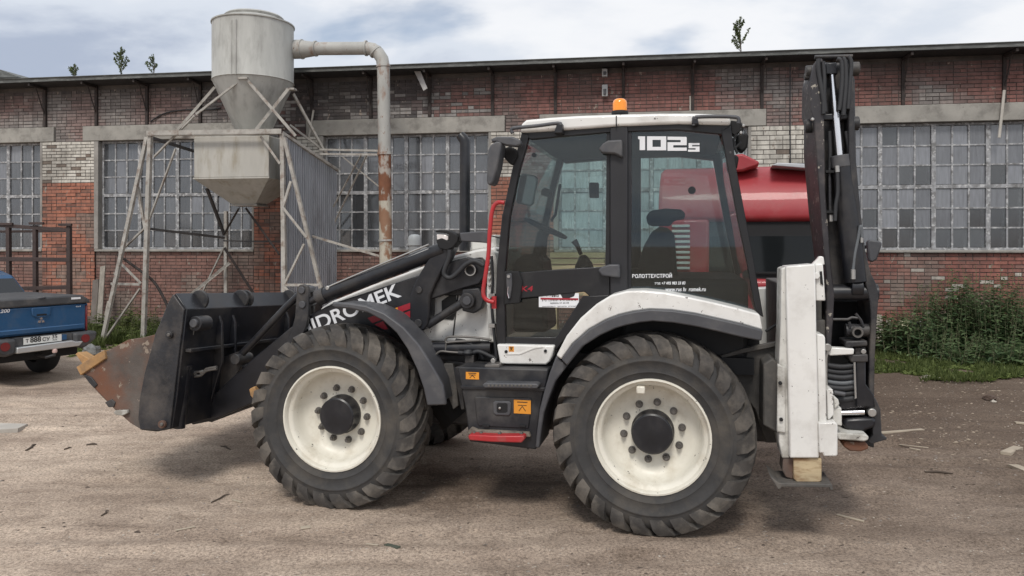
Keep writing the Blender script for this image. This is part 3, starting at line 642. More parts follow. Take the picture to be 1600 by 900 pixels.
# ---- rear fender and arch
f_out = [(869,556),(885,525),(907,497),(932,475),(955,461),(980,454.5),(1007,454),(1040,457),(1075,464),(1112,472),(1150,481),(1187,491)]
f_mid = [(877,562),(895,537),(920,515),(947,500),(968,492),(990,487),(1015,483.5),(1050,485),(1087,490.5),(1125,499),(1160,507),(1192,516)]
f_low = [(886,572),(911,541),(938,524),(962,513),(980,508),(1000,504),(1020,502),(1052,504.5),(1090,511),(1125,519),(1158,527),(1190,533)]
bnd('rear_fender', f_out, f_mid, 0.03, 0.42, M['white'], bevel=0.012)
bnd('fender_flare', f_mid, f_low, 0.0, 0.40, M['plastic'], bevel=0.01)
bnd('fender_flap', [(869,556),(858,585),(850,612),(843,640),(838,680),(836,700)], [(886,572),(868,596),(858,622),(850,645),(845,680),(843,700)], 0.06, 0.45, M['plastic'], bevel=0.01)
pr('wheel_arch_liner', [(869,556),(885,527),(932,478),(980,458),(1040,460),(1112,475),(1187,494),(1187,600),(869,600)], 0.47, 0.60, M['gap'])
# ---- cab shell
YC, YF = 0.30, 1.98
A_o = [(815,207),(800,265),(784,340),(776,420),(774,470),(776,540)]; A_i = [(827,210),(811,268),(796,340),(789,420),(788,470),(790,540)]
C_o = [(1142,196),(1150,260),(1166,345),(1180,420),(1193,496)]; C_i = [(1127,204),(1137,260),(1153,345),(1169,420),(1182,490)]
def both(fn):                                        # the same piece on the near and the far side of the cab
    o = fn(); c = share(o, bh); c.location.y = (YF - YC); return o
both(lambda: bnd('cab_pillar', A_o, A_i, YC, YC+0.07, M['frameblack']))
both(lambda: bnd('cab_pillar', C_o, C_i, YC, YC+0.07, M['frameblack']))
both(lambda: pr('cab_pillar', [(953,198),(981,197),(981,455),(953,462)], YC-0.012, YC+0.06, M['frameblack2'], bevel=0.01))
both(lambda: bnd('roof_rail', [(813,206),(880,201),(963,195),(1060,192),(1142,195)], [(829,218),(880,213),(963,206),(1060,203),(1130,210)], YC+0.004, YC+0.10, M['frameblack']))
# roof
rt = [(813,207),(814,194),(822,187),(860,183.5),(905,180.5),(968,178.5),(1030,177),(1085,177),(1125,178.5),(1141,183),(1142,195),(1060,193),(963,197),(880,203)]
ro = MB(); ro.prism(pp(rt, YC-0.03), YC-0.03, YF+0.10); ro.build('cab_roof', M['white'], bh, bevel=0.02, seg=3)
sx_, sz_ = P(963, 181, YC-0.03); sx2, sz2 = P(964.5, 199, YC-0.03)
mb = MB(); mb.box(sx_-0.004, sx_+0.004, YC-0.034, YC-0.02, sz2, sz_); mb.build('roof_seam', M['gap'], bh)
hl = MB(); a_, b_ = P(822, 205, 0.4), P(1130, 200, 0.4); hl.box(a_[0], b_[0], YC+0.1, YF-0.05, a_[1]-0.05, a_[1]-0.01); hl.build('headliner', M['interior'], bh)
# glass
gd = pr('door_glass', [(827,212),(870,210),(952,205),(952,416),(789,427),(796,340),(811,268)], YC+0.028, YC+0.034, M['glass'], bevel=0)
share(gd, bh).location.y = YF-YC-0.02
gq = pr('quarter_glass', [(982,205),(1060,202),(1122,207),(1132,240),(1150,330),(1170,425),(1184,491),(1150,482),(1112,473),(1075,465),(1040,458),(1007,455),(982,455)], YC+0.028, YC+0.034, M['glass'], bevel=0)
share(gq, bh).location.y = YF-YC-0.02
gl_ = pr('lower_door_glass', [(790,470),(912,458),(893,495),(868,530),(791,529)], YC+0.028, YC+0.034, M['glass'], bevel=0)
wsA = [P(a+5, b+1, YC) for a, b in A_o[:5]]
mb = MB(); mb.plate(wsA, 0.006, YC+0.07, YF); mb.build('windscreen', M['glass'], bh, smooth=60)
wsC = [P(a-5, b+1, YC) for a, b in C_o]
mb = MB(); mb.plate(wsC, 0.006, YC+0.07, YF); mb.build('rear_window', M['glass'], bh, smooth=60)
# black door frame pieces
pr('door_belt', [(788,428),(870,421),(953,416),(953,462),(934,474),(913,456),(789,469)], YC+0.01, YC+0.05, M['frameblack'])
bnd('door_frame', [(953,461),(932,475),(907,497),(885,525),(869,548)], [(928,462),(910,463),(893,490),(874,520),(862,537)], YC+0.008, YC+0.05, M['frameblack'])
pr('door_frame', [(776,527),(872,527),(868,541),(776,540)], YC+0.012, YC+0.05, M['frameblack'])
pr('door_frame', [(953,204),(948,204),(946,418),(953,416)], YC+0.02, YC+0.05, M['frameblack'], bevel=0.002)
pr('quarter_frame', [(980,198),(987,199),(986,456),(980,456)], YC+0.02, YC+0.04, M['black'], bevel=0.002)
ds = pr('door_sill', [(776,538),(866,540),(863,556),(859,565),(853,570),(781,569)], YC-0.05, YC+0.3, M['white'], bevel=0.012)
for px, py in ((790.5, 549.5), (852, 548.5)): boss('bolt', px, py, 0.012, YC-0.06, YC-0.04, M['gap'], 10, parent=ds, bevel=0)
mb = MB(); mb.plate([P(790,553,YC-.05), P(812,553,YC-.05), P(822,549,YC-.05), P(834,544,YC-.05), P(848,542,YC-.05)], 0.008, YC-0.056, YC-0.045); mb.build('swage_line', M['white'], ds)
def sticker(px0, px1, py0, py1, y, m=None, parent=None, marks=True, name='warning_sticker'):
    x0, z1 = P(px0, py0, y); x1, z0 = P(px1, py1, y); mb = MB(); mb.box(x0, x1, y-0.0025, y, z0, z1); o = mb.build(name, m or M['orange'], parent or bh, smooth=0)
    if marks:
        mk = MB(); h = z1-z0; w_ = x1-x0
        mk.bar((x0+w_*.3, y-.004, z0+h*.2), (x0+w_*.5, y-.004, z0+h*.55), 0.004, 0.002, up=(0,1,0)); mk.bar((x0+w_*.7, y-.004, z0+h*.2), (x0+w_*.5, y-.004, z0+h*.55), 0.004, 0.002, up=(0,1,0)); mk.bar((x0+w_*.25, y-.004, z0+h*.62), (x0+w_*.75, y-.004, z0+h*.62), 0.004, 0.002, up=(0,1,0)); mk.bar((x0+w_*.2, y-.004, z0+h*.85), (x0+w_*.8, y-.004, z0+h*.85), 0.005, 0.002, up=(0,1,0))
        mk.build('pictogram', M['decalblack'], o, smooth=0)
    return o
sticker(795, 803, 541, 549.5, YC-0.05, parent=ds)
# hinges, handle, sticker, lettering
for lst in ([(935,232),(942,224),(950,219),(972,218),(973,246),(960,240),(940,239)], [(934,422),(942,416),(952,413),(968,413),(969,434),(940,431)]):
    pr('door_hinge', lst, YC-0.06, YC+0.0, M['plastic'], bevel=0.012)
dh = pr('door_handle', [(787,424),(810,424),(816,440),(812,474),(787,476)], YC-0.02, YC+0.02, M['gap'], bevel=0.008)
pr('handle_lever', [(791,428),(799,427),(800,445),(797,467),(794,466),(791,445)], YC-0.04, YC-0.015, M['plastic'], parent=dh)
tb('handle_edge', [(794,448),(793,458),(795,466)], YC-0.045, 0.004, M['chrome'], 6, parent=dh)
boss('lock', 794.5, 432, 0.012, YC-0.05, YC-0.03, M['steel'], 12, parent=dh, bevel=0)
def txt(name, s, m, px0, py0, px1, py1, y, hpx, bold=0.0, slant=0.0, parent=None):
    a, b_ = P(px0, py0, y), P(px1, py1, y); k = (P(px0, py0-hpx, y)[1]-a[1])
    return text_part(name, s, m, parent or bh, a, b_, y, height=k, bold=bold, slant=slant)
txt('model_badge', 'K4', M['decalred'], 814, 455.5, 833, 455, YC+0.006, 8.5, 0.015, 0.15)
stk = sticker(842, 904.5, 457, 481, YC+0.02, M['decalwhite'], marks=False, name='company_sticker')
pr('torn_corner', [(874,456.5),(899,457.5),(897,463),(889,466),(879,466)], YC+0.0165, YC+0.0172, M['black'], bevel=0, parent=stk)
txt('sticker_heading', 'Техника', M['decalblack'], 853, 457+7, 873, 457+7, YC+0.0155, 5, 0.01, parent=stk)
mb = MB(); a_ = P(844, 468, YC); b_ = P(903, 466.5, YC); mb.box(a_[0], b_[0], YC+0.0155, YC+0.017, a_[1]-0.001, b_[1]-0.001+0.002); mb.build('sticker_line', M['decalred'], stk)
txt('sticker_phone', '8 921 123 45 67 - 8 921 234 56 78', M['decalblack'], 847, 470.8, 900, 470, YC+0.0155, 3.0, 0.01, parent=stk)
txt('sticker_phone', '8(8202) 57 60 08', M['decalblack'], 860, 475.5, 889, 475, YC+0.0155, 2.8, 0.01, parent=stk)
txt('sticker_foot', 'www.tehnika.ru   запчасти   ремонт', M['decalblack'], 847, 480, 900, 479.7, YC+0.0155, 2.2, 0.01, parent=stk)
txt('company_lettering', 'ВОЛОТТЕХСТРОЙ', M['decalwhite'], 988, 434.5, 1050, 434, YC+0.014, 7.8, 0.018)
txt('phone_lettering', 'тел: +7 495 983 33 83', M['decalwhite'], 1023, 445, 1071, 444.5, YC+0.014, 4.6, 0.018, 0.2)
txt('web_lettering', 'www.rus hı  romek.ru', M['decalwhite'], 1040, 455.3, 1103, 455, YC+0.014, 6.4, 0.012, 0.25)
# 102S in squared digits
def blocky(name, rects, y, m):
    mb = MB()
    for r_ in rects: mb.prism(pp(r_, y), y, y+0.003)
    o = mb.build(name, m, bh, smooth=0); return o
def rc(x0, x1, y0, y1): return [(x0,y0),(x1,y0),(x1,y1),(x0,y1)]
yt = YC+0.022
blocky('model_number', [[(997,213),(1008,213),(1008,234.5),(999.5,234.5),(999.5,218),(997,217)]], yt, M['decalwhite'])
blocky('model_number', [rc(1011,1041,213,218.5), rc(1011,1041,229.5,234.8), rc(1011,1019.5,218.5,229.5), rc(1032.5,1041,218.5,229.5)], yt, M['decalwhite'])
blocky('model_number', [[(1043,213.5),(1072,213.8),(1073,215),(1073,218.8),(1043,218.5)], rc(1063.5,1073,218.8,222.2), rc(1043,1073,222.2,226.8), rc(1043,1052,226.8,230.6), rc(1043,1073,230.6,235.5)], yt, M['decalwhite'])
blocky('model_number', [rc(1076,1093,223.5,226.6), rc(1076,1081.5,226.6,228.8), rc(1076,1093,228.8,231.6), rc(1087,1093,231.6,233.8), rc(1075,1093,233.8,237)], yt, M['decalwhite'])
# knobs and small things inside the glass
for px, py, r_ in ((834, 242, 0.018), (1081, 297, 0.028)): boss('window_latch', px, py, r_, YC+0.03, YC+0.07, M['gap'], 16)
# ---- cab interior
fl = MB(); a_, b_ = P(778, 545, YC), P(1180, 545, YC); fl.box(a_[0]+0.05, b_[0], YC+0.08, YF-0.05, 1.10, 1.22); fl.build('cab_floor', M['interior'], bh)
cn = MB(); x0 = P(975, 430, 0.7)[0]; x1 = P(1165, 430, 0.7)[0]; z1 = P(980, 428, 0.7)[1]; cn.box(x0, x1, 0.42, YF-0.1, 1.2, z1-0.02); cn.build('rear_console', M['interior'], bh, bevel=0.04)
st_ = empty('seat'); st_.parent = bh; 
ys0, ys1 = 0.95, 1.42
pr('backrest', [(1003,440),(996,415),(1005,385),(1018,362),(1030,354),(1044,354),(1053,366),(1056,400),(1058,440)], ys0, ys1, M['seat'], bevel=0.05, parent=st_)
pr('headrest', [(1012,352),(1009,338),(1016,329),(1040,325.5),(1064,327),(1072,334),(1068,341),(1052,343),(1046,352)], ys0+0.05, ys1-0.05, M['seat'], bevel=0.04, parent=st_)
pr('cushion', [(925,440),(935,425),(1000,420),(1010,445),(1000,465),(930,460)], ys0-0.02, ys1+0.02, M['seat'], bevel=0.05, parent=st_)
pr('pedestal', [(945,460),(1010,460),(1015,540),(940,540)], ys0+0.08, ys1-0.08, M['interior'], parent=st_)
sw = empty('steering_wheel'); sw.parent = bh
c_ = Vector(Q(853, 357, 1.15)); ax_ = Vector((0.42, 0, 0.9)).normalized(); u_ = Vector((0,1,0)); v_ = ax_.cross(u_)
mb = MB(); ring = [c_ + u_*0.19*math.cos(a*math.pi/14) + v_*0.19*math.sin(a*math.pi/14) for a in range(29)]; mb.tube(ring, 0.016, 8, caps=False); mb.build('grip', M['interior'], sw)
mb = MB()
for a in (0.3, 2.4, 4.4): mb.bar(c_ - ax_*0.03, c_ + u_*0.18*math.cos(a) + v_*0.18*math.sin(a), 0.03, 0.012)
mb.cyl(c_-ax_*0.06, c_+ax_*0.01, 0.05, n=14); mb.build('spokes', M['interior'], sw)
tb('steering_column', [(848,364), (843,395), (832,440), (828,500)], 1.15, [0.05,0.06,0.08,0.09], M['interior'])
pr('dashboard', [(800,412),(815,398),(835,396),(846,408),(850,440),(856,520),(800,520)], 0.9, 1.4, M['interior'], bevel=0.04)
pr('control_pod', [(893,442),(898,415),(905,400),(912,396),(922,410),(930,430),(930,450)], 0.72, 0.86, M['interior'], bevel=0.03)
tb('joystick', [(908,398), (902,384), (897,376)], 0.79, [0.016,0.02,0.028], M['gap'])
tb('interior_rail', [(875,288), (868,335), (861,345)], 1.7, 0.014, M['interior'])
pr('inner_mirror', [(811,275),(817,271),(836,274),(840,280),(833,318),(829,322),(808,318),(805,313)], YC+0.16, YC+0.20, M['smoke'] if 'smoke' in M else M['plastic'], bevel=0.01)
pr('lamp_bracket', [(846,296),(852,293),(860,297),(862,302),(858,309),(845,304)], YC+0.25, YC+0.32, M['gap'])
pr('air_vent', [(922,285),(934,285),(935,287),(935,309),(921,309),(920,287)], YF-0.12, YF-0.06, M['gap'], bevel=0.008)
tb('grab_rail', [(988,385),(992,360),(990,330)], 1.75, 0.014, M['interior'])
# ---- roof fittings
def roof_bar(lst, y): tb('roof_grab_bar', lst, y, 0.014, M['plastic'], 8, sm=3)
roof_bar([(801,208),(799,203),(805,200),(840,196.5),(872,192.5),(876,196),(876,206)], YC-0.07)
roof_bar([(1084,196),(1084,187),(1088,183),(1120,182),(1148,183),(1154,186),(1154,193)], YC-0.07)
pr('bar_foot', [(865,208),(870,194),(879,193),(879,208)], YC-0.085, YC, M['black']); pr('bar_foot', [(1081,194),(1083,184),(1090,184),(1092,194)], YC-0.085, YC, M['black'])
bx_, bz_ = P(968.5, 178, YC+0.15)
mb = MB(); mb.lathe([(0.0,0.02),(0.062,0.02),(0.066,0.0),(0.05,-0.012)], (bx_, YC+0.15, bz_), 'z', 24); bc = mb.build('beacon', M['gap'], bh)
mb = MB(); mb.lathe([(0.055,0.02),(0.055,0.08),(0.050,0.10),(0.035,0.113),(0.0,0.117)], (bx_, YC+0.15, bz_), 'z', 24); mb.build('amber_dome', M['amber'], bc)
# mirror and front work lamp
mr_ = pr('mirror', [(762,236),(766,226),(775,221),(781,221),(783,226),(777,262),(771,283),(767,289),(762,289),(760,282)], YC-0.22, YC-0.06, M['plastic'], bevel=0.018)
pr('mirror_arm', [(767,217),(776,213),(800,213),(812,218),(814,226),(806,229),(790,227),(776,222),(767,222)], YC-0.18, YC-0.10, M['plastic'], bevel=0.012)
pr('work_lamp', [(786,232),(797,228),(807,234),(808,243),(801,257),(797,257),(787,246)], YC-0.04, YC+0.12, M['gap'], bevel=0.015)
# rear work lamps with wiring
for lst, y in (([(1151,210),(1167,207),(1170,212),(1168,230),(1160,238),(1152,232),(1150,222)], YC+0.2), ([(1137,245),(1150,241),(1155,246),(1152,262),(1144,270),(1138,268),(1136,255)], YC+0.02)):
    pr('work_lamp', lst, y, y+0.14, M['gap'], bevel=0.015)
for i, lst in enumerate(([(1143,196),(1150,208),(1146,222),(1152,240)], [(1154,190),(1160,198),(1158,210)], [(1141,214),(1148,224),(1143,240),(1146,250)], [(1140,236),(1150,230),(1158,222)])): tb('lamp_wiring', lst, YC+0.06, 0.010, M['hose'], 6, sm=4)
pr('lamp_mount', [(1142,188),(1156,190),(1158,204),(1148,212),(1143,208)], YC+0.05, YC+0.16, M['gap'])
for px, py in ((1162,196),(1141,238),(1158,207)): boss('bolt', px, py, 0.012, YC+0.0, YC+0.05, M['steel'], 8)
# ---- red handrail, exhaust
tb('handrail', [(788,317),(781,316),(775,318),(771,324),(768,335),(765,365),(763,400),(757,440),(755,456),(757,465),(763,470),(772,472)], YC-0.10, 0.0165, M['red'], 10, sm=3)
tb('rail_bolt', [(772,463),(772,482)], YC-0.06, 0.02, M['red'], 8)
ex = MB(); a0 = Vector(Q(726, 392, 0.95)); a1 = Vector(Q(726, 222, 0.95)); a2 = Vector(Q(719, 211, 0.95))
ex.tube([a0, a1+Vector((0.005,0,0)), a1+Vector((-.012,0,.03)), a2], [0.047,0.047,0.046,0.040], 16); ex.build('exhaust_stack', M['black'], bh)
# ---- hood
pr('hood', [(775,386),(745,390),(700,402),(645,422),(580,446),(518,471),(500,482),(500,560),(655,560),(662,533),(776,536)], 0.60, 1.62, M['white'], bevel=0.02)
pr('hood_vent', [(690,470),(712,455),(714,480),(708,500),(690,498)], 0.592, 0.61, M['decalblack'], bevel=0.002)
tb('hood_seam', [(717,450),(712,490),(708,525)], 0.596, 0.006, M['dark'], 6)
pr('air_box', [(735,372),(775,366),(775,388),(735,393)], 0.95, 1.5, M['whitedirty'], bevel=0.02)
pr('cowl_panel', [(762,392),(772,394),(776,405),(776,535),(764,535),(760,470)], 0.40, 0.60, M['whitedirty'], bevel=0.01)
tb('cowl_hose', [(768,400),(770,440),(768,470),(771,510),(776,560)], 0.36, 0.012, M['hose'], 8, sm=4)
for py in (462, 509): pr('hose_clip', [(763,py-3),(773,py-3),(773,py+3),(763,py+3)], 0.34, 0.38, M['steel'], bevel=0.002)
for k, py in enumerate((410,418,426,436,446)): boss('bolt', 764, py, 0.012, 0.38, 0.41, M['steel'], 8)
# loader tower
pr('loader_tower', [(694,462),(698,425),(722,405),(750,402),(760,412),(760,446),(748,456),(720,462)], 0.53, 0.62, M['dark'], bevel=0.008)
# ---- loader arm with lettering
YA = 0.47
arm = pr('loader_arm', [(655,430),(600,448),(520,474),(470,499),(440,523),(395,560),(330,620),(292,650),(300,664),(330,658),(395,630),(460,590),(560,560),(655,520)], YA, YA+0.10, M['black'], bevel=0.01)
pr('arm_knee', [(681,384),(690,376),(706,372),(712,380),(702,402),(690,424),(680,444),(672,462),(671,490),(669,506),(663,516),(653,517),(645,512),(640,497),(640,462),(648,440),(660,420)], YA-0.07, YA+0.08, M['black'], bevel=0.014)
pr('arm_rear', [(668,470),(676,446),(690,420),(706,408),(730,402),(750,406),(758,418),(757,432),(748,444),(720,452)], YA-0.03, YA+0.06, M['black'], bevel=0.012)
txt('maker_lettering', 'HIDROMEK', M['decalwhite'], 470, 528, 628, 463, YA-0.004, 22, 0.02)
pr('arm_stripe', [(574,497),(641,473),(642,482),(582,505)], YA-0.004, YA-0.001, M['decalred'], bevel=0)
pr('arm_stripe', [(585,507),(642,485),(643,497),(618,512),(600,515)], YA-0.004, YA-0.001, M['decalred'], bevel=0)
pr('arm_sticker', [(608,485),(621,480),(622,486),(610,491)], YA-0.008, YA-0.005, M['orange'], bevel=0)
pv = boss('pivot_ring', 735, 422, 0.045, YA-0.06, YA-0.03, M['dark'], 24); boss('pivot_pin', 734, 422, 0.028, YA-0.065, YA-0.05, M['gap'], 20)
mb = MB(); x, z = P(735, 422, YA-.06); mb.lathe([(0.038,-0.004),(0.046,-0.004),(0.046,0.01),(0.038,0.01)], (x, YA-.064, z), 'y', 24, close=True); mb.build('pivot_rim', M['steel'], bh)
boss('knee_pin', 653, 505, 0.032, YA-0.085, YA-0.06, M['dark']); boss('knee_pin', 654, 453, 0.028, YA-0.085, YA-0.06, M['dark'])
mb = MB(); mb.cyl(Q(668,508,YA-.02), Q(728,470,YA-.02), 0.034, n=16); mb.build('lift_cylinder', M['dark'], bh)
boss('cylinder_eye', 729, 470, 0.062, YA-0.08, YA+0.05, M['dark']); boss('cylinder_pin', 729, 470, 0.035, YA-0.095, YA-0.07, M['plastic'])
pr('cylinder_bracket', [(722,452),(748,450),(756,468),(752,482),(740,490),(722,486)], YA-0.02, YA+0.08, M['dark'], bevel=0.01)
# tilt cylinder with its pipes
mb = MB(); mb.cyl(Q(694,389,YA-.02), Q(503,463,YA-.02), 0.062, n=20); mb.build('tilt_cylinder', M['black'], bh)
mb = MB(); mb.cyl(Q(509,460.5,YA-.02), Q(497,465.5,YA-.02), 0.070, n=20); mb.build('cylinder_gland', M['dark'], bh)
mb = MB(); mb.cyl(Q(500,464,YA-.02), Q(478,474,YA-.02), 0.030, n=14); mb.build('cylinder_rod', M['dark'], bh)
for dy, k in ((0, 'a'), (7, 'b')): tb('hydraulic_pipe', [(512,449+dy),(520,445+dy),(600,411+dy),(670,382+dy)], YA-0.06, 0.0075, M['steel'], 8)
boss('pipe_fitting', 511, 450, 0.018, YA-0.08, YA-0.04, M['steel'], 10)
# bell-crank link and bucket rod
lk = [(463,454),(464,449),(468,445),(474,444),(480,447),(482,453),(482.5,470),(482,490),(479,510),(470,530),(452,545),(446,535),(455,515),(460,497),(462,475)]
pr('bucket_link', lk, YA-0.06, YA-0.02, M['dark'], bevel=0.008)
pr('bucket_link', [(a+7, b+1) for a, b in lk], YA+0.09, YA+0.13, M['dark'], bevel=0.008)
for px, py in ((470.5,453.5),(471.5,476)): boss('link_pin', px, py, 0.030, YA-0.075, YA+0.12, M['plastic'])
tb('bucket_rod', [(468,460),(447,480),(400,530),(368,563)], YA+0.03, 0.032, M['black'], 12)
# ---- front fender
ff_o = [(518,472),(545,473.5),(570,477),(600,489),(630,511),(655,539),(679,578),(692,602),(697,633)]
ff_i = [(521,481),(548,483),(575,489),(598,501),(619,520),(636,545),(651,577),(661,606),(667,634)]
bnd('front_fender', ff_o, ff_i, -0.005, 0.035, M['plastic'], bevel=0.012, smooth=70)
mb = MB(); mid = [((a[0]+b[0])/2, (a[1]+b[1])/2) for a, b in zip(ff_o, ff_i)]
mb.plate(pp(mid, 0.035), 0.012, 0.033, 0.43); mb.build('fender_skin', M['plastic'], bh, smooth=70)
tb('fender_stay', [(600,497,0.3),(615,520,0.42),(640,545,0.6)], 0.3, 0.02, M['dark'], 8)
# ---- centre: tank box, step, hydraulics
tank = pr('tank_box', [(714,573),(857,577),(854,600),(848,620),(842,660),(838,703),(790,697),(733,690),(727,640),(720,605)], 0.14, 0.72, M['tank'], bevel=0.012)
pr('tank_ledge', [(719,603),(852,606),(850,612),(720,608)], 0.125, 0.15, M['black'], bevel=0.004, parent=tank)
sp_ = pr('step_tread', [(753,602),(757,598.5),(838,599.5),(842,603),(839,607.5),(757,606.5)], 0.04, 0.15, M['plastic'], bevel=0.008, parent=tank)
for k in range(12):
    px = 762+k*6; pr('tread_tooth', [(px,601),(px+3,601),(px+3,604),(px,604)], 0.034, 0.045, M['steel_dark'], bevel=0, parent=tank)
pr('tank_door', [(741,622),(743,620),(829,622),(831,625),(826,670),(748,666),(745,660)], 0.130, 0.145, M['tank'], bevel=0.008, parent=tank)
pr('door_latch', [(770,629),(774,626.5),(796,627),(799,630),(798,646),(795,650),(774,649),(770,645)], 0.118, 0.135, M['plastic'], bevel=0.008, parent=tank)
pr('latch_recess', [(776,632),(778,630),(791,630),(793,632),(793,643),(790,645),(778,645),(776,643)], 0.1165, 0.12, M['gap'], bevel=0, parent=tank)
boss('latch_key', 780.5, 638, 0.010, 0.105, 0.12, M['steel'], 12, parent=tank)
for px in (754, 811): pr('door_hinge', [(px,664),(px+10,665),(px+10,668),(px,667)], 0.115, 0.13, M['gap'], bevel=0.002, parent=tank)
sticker(728, 748.5, 581, 593, 0.139); sticker(803, 829.5, 624.5, 647, 0.128)
pr('lower_step', [(731,681),(734,679),(770,681),(818,681),(820,686),(815,692),(770,691),(733,688)], 0.02, 0.16, M['red'], bevel=0.008)
pr('step_frame', [(729,676),(736,668),(745,672),(826,676),(829,683),(818,683),(735,681)], 0.10, 0.16, M['mud'], bevel=0.006)
for px in (740,751,780,814): boss('bolt', px, 678, 0.014, 0.07, 0.10, M['steel_dark'], 6)
pr('frame_rail', [(668,536),(776,536),(776,562),(768,572),(668,560)], 0.50, 0.75, M['dark'], bevel=0.01)
mb = MB(); mb.cyl(Q(672,545,0.45), Q(768,543,0.45), 0.055, n=18); mb.build('steer_cylinder', M['black'], bh)
tb('hydraulic_pipe', [(768,531),(740,527),(705,526),(697,529),(697,535),(710,534),(750,532)], 0.40, 0.009, M['steel_dark'], 8, sm=3)
tb('hydraulic_pipe', [(697,535),(696,548)], 0.40, 0.007, M['steel_dark'], 8)
tb('hydraulic_pipe', [(680,555),(688,549),(702,550),(716,551)], 0.38, 0.009, M['steel_dark'], 8, sm=3)
tb('hydraulic_hose', [(716,551),(735,552),(748,549),(765,556),(778,562)], 0.38, 0.017, M['hose'], 8, sm=4)
tb('hydraulic_hose', [(712,532),(730,535),(745,545),(755,560)], 0.42, 0.017, M['hose'], 8, sm=4)
mb = MB(); x, z = P(731, 551, .36); mb.lathe([(0.03,-0.02),(0.045,0),(0.03,0.02),(0.02,0)], (x, .36, z), 'z', 20, close=True); mb.build('hose_coil', M['hose'], bh)
pr('filter_post', [(726,555),(740,555),(740,576),(726,576)], 0.36, 0.5, M['dark'])
pr('frame_plate', [(693,568),(707,568),(713,598),(716,634),(708,640),(701,622)], 0.42, 0.48, M['dark2'], bevel=0.006)
pr('frame_plate', [(708,575),(718,572),(726,640),(720,640)], 0.34, 0.40, M['dark'], bevel=0.006)
boss('cap', 770, 564, 0.02, 0.25, 0.30, M['steel'], 12); pr('cap_bracket', [(757,570),(780,569),(781,575),(757,575)], 0.16, 0.3, M['steel_dark'])
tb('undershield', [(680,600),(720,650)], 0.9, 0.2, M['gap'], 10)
# indicator head on the tower
ih = pr('indicator_lamp', [(683,381),(681,375),(690,372),(701,377),(702,367),(694,364),(681,363),(680,360.5),(686,359),(698,359.5),(708,364),(716,369),(715,377),(707,387),(698,391),(686,388)], YA-0.10, YA+0.04, M['gap'], bevel=0.01)
pr('lens', [(682,366),(695,366.5),(700,369),(700,375),(694,377.5),(683,378)], YA-0.09, YA+0.03, M['lens'], parent=ih, bevel=0.006)
boss('swivel', 717, 371, 0.035, YA-0.08, YA, M['gap'], 14)
pr('lamp_arm', [(718,364),(755,361),(762,362),(762,380),(752,379),(720,377)], YA-0.12, YA-0.08, M['plastic'], bevel=0.008)
tb('corrugated_hose', [(703,390),(702,402),(696,418),(694,428),(700,434),(708,432),(718,423),(728,413),(742,408),(756,415)], YA-0.10, 0.020, M['hose'], 10, sm=4)
tb('wire', [(760,368),(770,369),(782,372)], YA-0.1, 0.006, M['hose'], 6)
# ---- loader bucket
YB0, YB1 = -0.04, 2.36
fl_ = [(126,589),(153,618),(183,647),(205,664),(222,675),(245,677.5),(267,674),(272,630),(278,551),(283,490),(265,466)]
bk_ = empty('bucket'); bk_.parent = bh
mb = MB(); mb.plate(pp(fl_, YB0), 0.03, YB0+0.02, YB1-0.02); mb.build('bucket_shell', M['bucket2'], bk_, bevel=0.006, smooth=25)
back_side = [(265,466),(283,490),(278,551),(268,675),(255,678),(222,676),(218,660),(219,630),(225,590),(237,540),(239,529),(247,509),(258,479)]
front_side = [(239,529),(237,545),(226,590),(220,630),(219,660),(222,676),(205,666),(183,647),(153,618),(126,589),(121,579),(155,557),(167,554),(180,546),(197,537),(222,533)]
for y in (YB0, YB1-0.03):
    mb = MB(); mb.prism(pp(back_side, YB0), y, y+0.03); mb.build('side_plate', M['bucket'], bk_, bevel=0.005)
    mb = MB(); mb.prism(pp(front_side, YB0), y+0.004, y+0.028); mb.build('clam_jaw', M['rustjaw'], bk_, bevel=0.005)
# worn cutting edge, bits of ochre edge, wear lip
mb = MB(); mb.prism(pp([(121,579),(128,592),(166,566),(163,553),(155,557)], YB0), YB0-0.02, YB0+0.05); mb.build('side_cutter', M['tooth'], bk_, bevel=0.006)
mb = MB(); mb.prism(pp([(107,560),(111,557),(128,567),(135,573),(125,580),(119,576)], YB0), YB0+0.06, YB0+0.16); mb.build('tooth', M['tooth'], bk_, bevel=0.006)
for k in range(1, 6):
    mb = MB(); y = YB0 + 0.06 + k*0.44; mb.prism(pp([(107,560),(111,557),(128,567),(135,573),(125,580),(119,576)], YB0), y, y+0.10); mb.build('tooth', M['tooth'], bk_, bevel=0.006)
mb = MB(); mb.prism(pp([(183,649),(186,646),(204,645),(205,650),(197,654),(187,653)], YB0), YB0-0.03, YB0+0.0); mb.build('wear_lip', M['whitedirty'], bk_, bevel=0.006)
for lst in ([(130,590),(143,595),(153,607),(148,612),(140,604)], [(166,634),(176,629),(182,634),(180,641),(172,642)]):
    mb = MB(); mb.prism(pp(lst, YB0), YB0-0.006, YB0+0.01); mb.build('wear_pad', M['dark'], bk_, bevel=0.004)
boss('pin_boss', 260, 530, 0.030, YB0-0.03, YB0, M['dark'], parent=bk_); boss('pin_head', 259.5, 530, 0.017, YB0-0.045, YB0-0.03, M['steel_dark'], 6, parent=bk_)
boss('pin_boss', 254, 669, 0.032, YB0-0.03, YB0, M['rustjaw'], parent=bk_); boss('pin_head', 254, 669, 0.016, YB0-0.045, YB0-0.03, M['steel_dark'], 6, parent=bk_)
